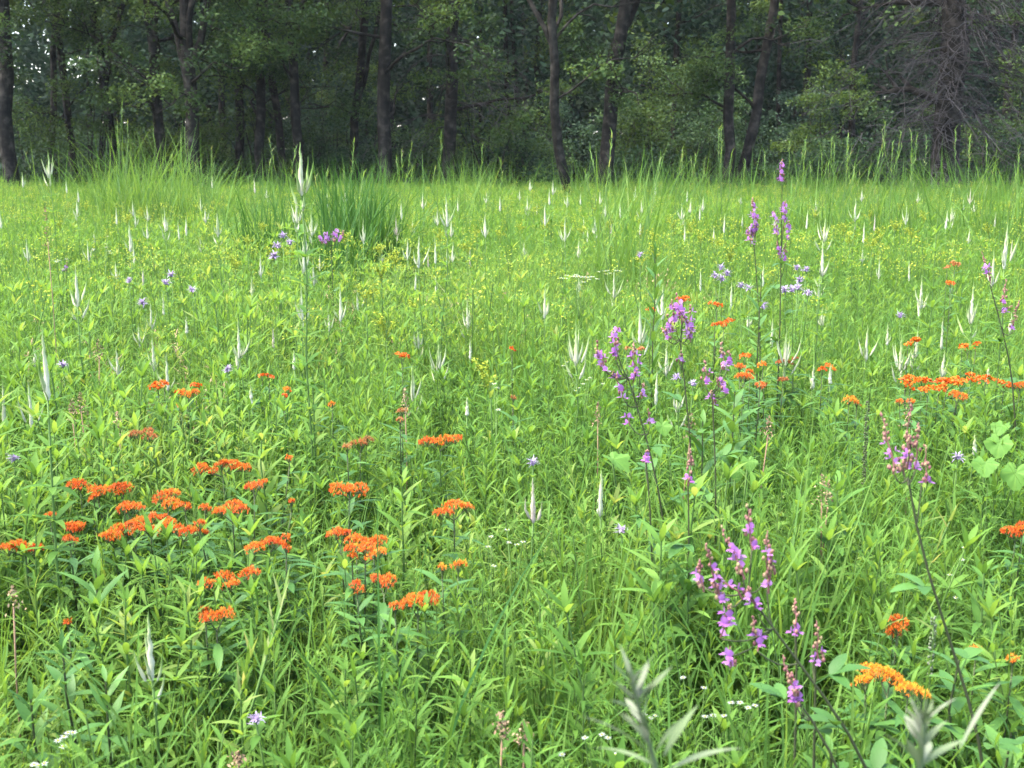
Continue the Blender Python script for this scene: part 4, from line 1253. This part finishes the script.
# a shaggy taller fringe in front of the woods
x, y = plots(19, 33.5, 3.4)
k = rng.random(len(x)) < noise2(x + 300, y + 5, 2.4) * 1.5 - .15
x, y = x[k], y[k]
H = rng.uniform(.75, 1.6, len(x)) * (.75 + .5 * noise2(x + 90, y, 1.6))
x, y, H = place(x, y, H)
scatter('fringe_meadow_grass', [grass_tpl(11, 1.0, .013, 5, .2, .13, (.6, .5)) for _ in range(8)], x, y, H, patch_tone(x, y) - .05, [M_GRASS, M_STEM], 'shaggy taller grass along the far edge of the meadow')

# yellow-green bloom haze and tan grass tops of the far meadow
def bloom_tpl(H):
    g = G()
    tube(g, path([0, 0, 0], [rng.normal(0, .02), rng.normal(0, .02), H], 4), .003, 3, .4, 1)
    n = 26
    P = np.stack([rng.normal(0, .035, n), rng.normal(0, .035, n), H - np.abs(rng.normal(0, .045, n))], 1)
    diamonds(g, P, rng.uniform(.012, .022, n), .010, flat=.4, a=rng.uniform(0, .7, n), m=0)
    return g.arr() + (H,)


x, y = plots(6.0, 29, 9)
k = rng.random(len(x)) < (noise2(x + 50, y + 20, 2.2) * 1.6 + .02)
x, y = x[k], y[k]
H = rng.uniform(.66, .9, len(x))
scatter('yellow_bloom_undergrowth', [bloom_tpl(.75) for _ in range(5)], x, y, H, rng.normal(0, .15, len(x)), [M_YELLOW, M_STEM], 'yellow green bloom specks spread over the far meadow')


xs_, ys_ = [], []
for (px, py, sp_) in ((95, 350, .35), (110, 400, .25), (300, 300, .3), (470, 300, .35), (640, 285, .3)):
    d_ = dist_for(px, py, .62)
    c_ = at(px, py, d_)
    xs_.append(c_[0] + rng.normal(0, sp_, 16)); ys_.append(c_[1] + rng.normal(0, sp_ * 1.6, 16))
x, y = np.concatenate(xs_), np.concatenate(ys_)
H = rng.uniform(.5, .68, len(x))
x, y, H = place(x, y, H)
scatter('dry_undergrowth', [fine_tpl(.6, 14) for _ in range(5)], x, y, H, rng.normal(0, .2, len(x)), [M_DRY, M_DRY], 'wispy brown dry stalks here and there among the green plants')


# ------------------------------------------------------------------ the woods
def clump_leaves(g, c, rx, rz, n, size, a0):
    th, ph = rng.uniform(0, 2 * PI, n), rng.uniform(0, 1, n) ** .5
    P = c + np.stack([rx * ph * np.cos(th), rx * ph * np.sin(th), rng.normal(0, .42, n) * rz - .25 * rz * ph ** 2], 1)
    diamonds(g, P, size * rng.uniform(.6, 1.3, n), size * .55, flat=.55, a=np.clip(rng.normal(a0, .16, n), 0, 1))


def tree(look, xb, xt, wpx, d, H=13.0, limbs=7, sprays=12, bark=None, leaf=None, fork=None, zl=2.6, twiggy=0, name='oak_tree'):
    X0 = (xb - 512) / FPX * d
    X1 = (xt - 512) / FPX * d
    b = np.array([X0, d, 0.0])
    r0 = wpx * d / FPX * .5
    root = empty(name, b, None, 'tree', 'trees along the wood edge')
    label_later(root, look, (xb + xt) / 2, 120, skip=_SKIP.get(look))
    g = G()
    zl = min(zl, 2.6)
    z = np.array([0, .25, .8, 1.6, 2.6, 3.6, 4.6, 5.6, 7, 9, 11, H])
    n = len(z)
    lean = np.interp(z, [0, 5.6, H], [0, X1 - X0, (X1 - X0) * 1.35])
    wob = np.cumsum(rng.normal(0, .055, n)) * (z > .5)
    q = np.stack([b[0] + lean + wob - np.interp(5.6, z, wob) * np.clip(z / 5.6, 0, 1), d + np.cumsum(rng.normal(0, .10, n)), z], 1)
    rad = r0 * np.interp(z, [0, .3, 1.0, 5.6, 9, H], [1.55, 1.15, 1.0, .82, .5, .1])
    tube(g, q, rad, 9)
    ends = []

    if fork is None and rng.random() < .7:
        fork = [(xb, rng.uniform(2.6, 4.8), xb + rng.choice([-1, 1]) * rng.uniform(16, 46), wpx * rng.uniform(.4, .65))]

    def limb(p, az, L, r, up, depth=0):
        m = 7
        t = np.linspace(0, 1, m)
        dv = np.array([math.cos(az), math.sin(az), 0])
        kink = np.cumsum(rng.normal(0, .06 * L, (m, 3)), 0) * .6
        kink[0] = 0
        pts = p + dv * (L * t)[:, None] + np.array([0, 0, 1.0]) * (L * (up * t - .35 * t ** 2))[:, None] + kink
        tube(g, pts, r * np.linspace(1, .25, m), 5 if r > .04 else 4)
        ends.append((pts[-1], L)); ends.append((pts[4], L))
        if depth < 2:
            for _ in range(2 if depth else 3):
                i = rng.integers(2, m)
                limb(pts[i], az + rng.normal(0, .8), L * rng.uniform(.35, .6), r * .45, up + rng.normal(0, .4), depth + 1)

    for i in range(limbs):
        zz = zl + (10 - zl) * (i / max(1, limbs - 1)) ** 1.1 + rng.uniform(-.2, .2)
        p = np.array([np.interp(zz, z, q[:, j]) for j in range(3)])
        limb(p, rng.uniform(0, 2 * PI), rng.uniform(1.5, 3.4), max(.035, r0 * rng.uniform(.2, .42)), rng.uniform(.25, .9))
    for (fx0, fz, fx1, fw) in (fork or []):          # big forks: pixel x and height where they leave, pixel x at 6.5 m
        p = np.array([np.interp(fz, z, q[:, j]) for j in range(3)])
        e = np.array([(fx1 - 512) / FPX * d, d + rng.normal(0, .3), 6.6])
        pts = path(p, e, 7, .25, .06)
        pts = np.vstack([pts, e + (e - p) * [.5, .5, 1.2]])
        tube(g, pts, fw * d / FPX * .5 * np.r_[np.linspace(1, .7, 7), .3], 7)
        ends.append((e, 2.5)); ends.append((e + [0, 0, 1.2], 2.5))
        limb(pts[4], rng.uniform(0, 6), 1.8, .05, .5)
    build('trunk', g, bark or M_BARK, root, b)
    gc = G()
    order = np.array(sorted(range(len(ends)), key=lambda i: (0 if 2.4 < ends[i][0][2] < 7.2 else 1, rng.random())))
    tone = rng.uniform(.2, .75)
    for i in order[:int(sprays * 1.5) + 3]:
        e, L = ends[i]
        if e[2] < 2.3: continue
        clump_leaves(gc, e + rng.normal(0, .25, 3), rng.uniform(.35, .75), rng.uniform(.25, .5), int(rng.uniform(140, 260)), .12, rng.uniform(.15, .95))
    for _ in range(17):                               # the crown above
        c = b + np.array([lean[-2] + rng.normal(0, 1.9), rng.normal(0, 1.9), rng.uniform(6.2, H + 1.0)])
        clump_leaves(gc, c, rng.uniform(.8, 1.4), .9, 60, .34, rng.uniform(.2, .8))
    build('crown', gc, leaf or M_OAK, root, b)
    if twiggy:
        gt = G()
        for _ in range(twiggy):
            zz = rng.uniform(1.4, 8.5)
            p = np.array([np.interp(zz, z, q[:, j]) for j in range(3)])
            az = rng.uniform(0, 2 * PI)
            L = rng.uniform(1.1, 3.4)
            m = 7
            t = np.linspace(0, 1, m)[:, None]
            dv = np.array([math.cos(az), math.sin(az) * .8, 0])
            kink = np.cumsum(rng.normal(0, .05 * L, (m, 3)), 0) * .7
            pts = p + dv * L * t + np.array([0, 0, 1.0]) * L * (.25 * t - .75 * t ** 2) + kink
            tube(gt, pts, np.linspace(.022, .006, m), 3, rng.uniform(0, .6))
            for _ in range(11):
                i = rng.integers(1, m)
                a2 = az + rng.normal(0, 1.0)
                l2 = rng.uniform(.55, 1.25)
                e = pts[i] + np.array([math.cos(a2) * l2, math.sin(a2) * l2, rng.normal(-.35, .4) * l2])
                tw = path(pts[i], e, 4, rng.normal(0, .08), .03)
                tube(gt, tw, [.009, .008, .006, .004], 3, rng.uniform(0, 1))
                e2 = tw[2] + np.array([rng.normal(0, .25), rng.normal(0, .25), rng.normal(-.15, .2)])
                tube(gt, path(tw[2], e2, 3), [.006, .005, .003], 3, rng.uniform(0, 1))
        build('dead_branches', gt, M_TWIG, root, b)


_SKIP = {'big dark trunk veiled in dead brown twigs': 'the brown twigged trunk', 'dark trunk leaning away with a forked top': 'the leaning dark trunk', 'dark straight single trunk, thick and bare': 'the straight dark trunk',
         'stout trunk spreading into big limbs': 'the spreading limbed trunk', 'thick dark trunk next to bright sky gaps': 'the thick sky edge trunk', 'slim dark trunk forking high into long limbs': 'the slim forked trunk',
         'straight pale grey trunk rising beside a leaning one': 'the forked pale trunk', 'pale grey trunk leaning out from a twin': 'the forked pale trunk'}
tree('thick dark trunk next to bright sky gaps', 18, 21, 15, 34, fork=[(18, 2.6, -8, 8)], limbs=6, sprays=5)
tree('thin dark trunk with a slight lean', 57, 75, 7, 39, limbs=5, sprays=5)
tree('thin upright dark trunk', 81, 78, 8, 38, limbs=5, sprays=6)
tree('thin dark trunk with leafy limbs', 128, 112, 9, 37, limbs=7, sprays=14, fork=[(128, 3.4, 146, 6)])
tree('dark trunk of middling thickness', 165, 163, 11, 36, limbs=7, sprays=14)
tree('stout trunk spreading into big limbs', 207, 199, 14, 33.5, limbs=8, sprays=18, fork=[(207, 3.2, 236, 8), (207, 2.7, 168, 7), (207, 3.9, 215, 7)])
tree('dark crooked trunk', 241, 248, 9, 38, limbs=6, sprays=9)
tree('upright dark trunk behind leaves', 266, 272, 10, 36.5, limbs=6, sprays=12)
tree('thin bent trunk', 290, 276, 8, 37.5, limbs=5, sprays=6, bark=M_BARKB)
tree('dark leafy trunk', 303, 300, 10, 35.5, limbs=7, sprays=12)
tree('thin dark trunk leaning outward', 358, 371, 9, 38.5, limbs=6, sprays=7)
tree('dark straight single trunk, thick and bare', 391, 390, 14, 34, limbs=7, sprays=8, fork=())
tree('brownish trunk wrapped in dry twigs', 447, 457, 13, 36, limbs=7, sprays=10, bark=M_BARKB, twiggy=22)
tree('slim dark trunk forking high into long limbs', 572, 552, 10, 30, limbs=5, sprays=4, fork=[(572, 3.9, 478, 5), (572, 4.3, 583, 4)])
tree('dark trunk leaning away with a forked top', 601, 622, 15, 33.5, limbs=6, sprays=8, fork=[(601, 4.0, 650, 8)])
tree('straight pale grey trunk rising beside a leaning one', 727, 726, 11, 34.5, limbs=5, sprays=7, bark=M_BARKB, fork=())
tree('pale grey trunk leaning out from a twin', 733, 768, 11, 34.8, limbs=5, sprays=8, bark=M_BARKB, fork=())
tree('big dark trunk veiled in dead brown twigs', 936, 931, 27, 32.5, limbs=6, sprays=4, bark=M_BARKB, twiggy=125, fork=())
tree('thin shaded trunk', 986, 992, 8, 42, limbs=5, sprays=7)
tree('thin far trunk', 510, 506, 6, 47, limbs=5, sprays=8)
tree('thin far trunk', 668, 672, 7, 46, limbs=5, sprays=8)
tree('thin far trunk', 850, 846, 7, 44, limbs=5, sprays=8)
tree('thin shaded trunk', 330, 334, 6, 44, limbs=5, sprays=8)
tree('thin shaded trunk', 1060, 1052, 11, 36, limbs=6, sprays=9)
tree('thin shaded trunk', -40, -46, 11, 37, limbs=6, sprays=9)


def shrub(look, px, pyt, d, wid, mat, tone, n=3600, size=.12, low=.2):
    """A bush or young tree of the wood edge: several leaf sprays on bare stems."""
    top = at(px, pyt, d)[2]
    b = np.array([(px - 512) / FPX * d, d, 0.0])
    w_ = wid * d / FPX * .5
    root = empty('understory_bush', b, None, 'bush', 'bushes and young trees under the woods')
    label_later(root, look, px, (pyt + 185) / 2)
    gs, gc = G(), G()
    m = max(8, int(n / 110))
    for i in range(m):
        u = rng.uniform(-1, 1)
        zz = low + (top - low) * rng.uniform(0, 1) ** .8 * (1 - .45 * u * u)
        c = b + np.array([u * w_, rng.normal(0, min(w_ * .5, 1.2)), zz])
        if i % 3 == 0: tube(gs, path(b + [u * .2, 0, 0], c, 5, 0, .08), np.linspace(.035, .01, 5), 4)
        clump_leaves(gc, c, rng.uniform(.35, .8), rng.uniform(.2, .42), int(n / m), size, np.clip(tone + rng.normal(0, .2), 0, 1))
    build('stems', gs, M_BARK, root, b)
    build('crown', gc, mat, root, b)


SH = [
    ('dark green bush', 40, 95, 41, 110, M_UNDER, .3), ('grey green bush', 110, 110, 43, 100, M_UNDER, .35), ('mid green bush', 185, 95, 41, 90, M_UNDERY, .2), ('yellow green young tree', 100, 55, 37, 90, M_UNDERY, .15), ('leafy green sprays', 265, 60, 37.5, 100, M_UNDERY, .1),
    ('low light green bush', 200, 125, 39, 60, M_UNDERY, .3), ('pale blue green bush', 332, 70, 41, 70, M_UNDERB, .8), ('dark green bush', 300, 120, 40, 70, M_UNDER, .2), ('light green leafy bush', 365, 70, 42, 60, M_UNDER, .8), ('yellow green drooping young tree', 488, 62, 37, 110, M_UNDERY, .45),
    ('blue green bush', 540, 92, 44, 90, M_UNDERB, .5), ('dark green low bush', 430, 130, 41, 90, M_UNDER, .25), ('bright layered bush', 520, 115, 39, 70, M_UNDER, .7), ('dark low bush', 585, 125, 42, 70, M_UNDER, .05), ('broad mid green bush', 665, 45, 40, 120, M_UNDER, .6),
    ('fresh green bush', 640, 100, 38.5, 70, M_UNDERY, .35), ('tall leafy green bush', 700, 25, 42, 90, M_UNDER, .75), ('dark bush', 760, 110, 41, 80, M_UNDER, .1), ('bright green bush', 822, 55, 39, 80, M_UNDERY, .45), ('mid green bush', 850, 100, 38, 90, M_UNDER, .6),
    ('blue green young tree', 800, 80, 43, 70, M_UNDERB, .35), ('bright green leafy bush', 1000, 50, 38, 90, M_UNDERY, .4), ('dark bush', 985, 120, 37, 80, M_UNDER, .3), ('dark bush', 905, 130, 36, 90, M_UNDER, .3), ('mid green bush', 700, 120, 37.5, 80, M_UNDER, .4), ('dark bush', 490, 150, 38, 120, M_UNDER, .15),
    ('dark bush', 640, 150, 37, 100, M_UNDER, .25), ('dark bush', 60, 150, 38, 140, M_UNDER, .2), ('dark bush', 240, 150, 39, 130, M_UNDER, .2), ('dark bush', 370, 145, 39, 110, M_UNDER, .2), ('dark bush', 820, 150, 36.5, 110, M_UNDER, .25), ('dark bush', 1040, 110, 38, 110, M_UNDER, .3), ('dark bush', -30, 110, 39, 110, M_UNDER, .3)]
for s_ in SH: shrub(*s_)

# the deep wood behind, one mass of leaves with slim stems showing in it
gw = G()
n = 210000
Y = rng.uniform(44, 62, n)
X = rng.uniform(-1, 1, n) * (.44 * Y + 5)
Z = rng.uniform(0, 1, n) ** .9 * 15
cl = noise2(X * 1.0 + Z * .37, Z * 1.3 + Y * .6, 1.3)
k = (cl > rng.uniform(.02, .5, n)) & ((Z > 3.6) | (rng.random(n) < .3))
X, Y, Z, cl = X[k], Y[k], Z[k], cl[k]
diamonds(gw, np.stack([X, Y, Z], 1), rng.uniform(.18, .36, len(X)), .17, flat=.55, a=np.clip(noise2(X + 40, Z + Y * .3, 2.2) * .9 + rng.normal(0, .12, len(X)), 0, 1))
n = 75000
Y = rng.uniform(66, 92, n)
X = rng.uniform(-1, 1, n) * (.44 * Y + 8)
Z = rng.uniform(0, 20, n)
gap = (np.abs((X / Y) * FPX + 512 - 45) < 70) & (Z > 5.5) & (rng.random(n) < .75)
X, Y, Z = X[~gap], Y[~gap], Z[~gap]
diamonds(gw, np.stack([X, Y, Z], 1), rng.uniform(.7, 1.2, len(X)), .6, flat=.4, a=np.clip(rng.normal(.5, .2, len(X)), 0, 1))
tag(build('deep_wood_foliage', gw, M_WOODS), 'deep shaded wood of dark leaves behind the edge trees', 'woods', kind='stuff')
gs = G()
for _ in range(46):
    y0 = rng.uniform(43, 70); x0 = rng.uniform(-1, 1) * (.44 * y0 + 4)
    q = path([x0, y0, 0], [x0 + rng.normal(0, .8), y0, 14], 7, 0, .12)
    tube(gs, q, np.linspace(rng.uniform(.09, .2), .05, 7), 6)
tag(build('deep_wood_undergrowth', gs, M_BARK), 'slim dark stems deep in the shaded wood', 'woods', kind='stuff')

# ------------------------------------------------------------------ damp summer air
g = G()
x0, x1, y0, y1, z0, z1 = -410, 410, -215, 515, -1.0, 24.0
g.add([(x0, y0, z0), (x1, y0, z0), (x1, y1, z0), (x0, y1, z0), (x0, y0, z1), (x1, y0, z1), (x1, y1, z1), (x0, y1, z1)],
      [[0, 3, 2, 1], [4, 5, 6, 7], [0, 1, 5, 4], [1, 2, 6, 5], [2, 3, 7, 6], [3, 0, 4, 7]])
mh = bpy.data.materials.new('haze')
mh.use_nodes = True
nh = mh.node_tree
nh.nodes.clear()
oh = nh.nodes.new('ShaderNodeOutputMaterial')
pv = nh.nodes.new('ShaderNodeVolumePrincipled')
pv.inputs['Color'].default_value = (.86, .90, .95, 1)
pv.inputs['Density'].default_value = .00015
nh.links.new(pv.outputs[0], oh.inputs['Volume'])
tag(build('haze', g, mh), 'thin damp air paling the far woods', 'haze', kind='stuff')

settle_labels()

for o in col.objects:
    if 'label' in o.keys() and not 4 <= len(o['label'].replace(',', ' ').split()) <= 16: print('LONG', o['label'])
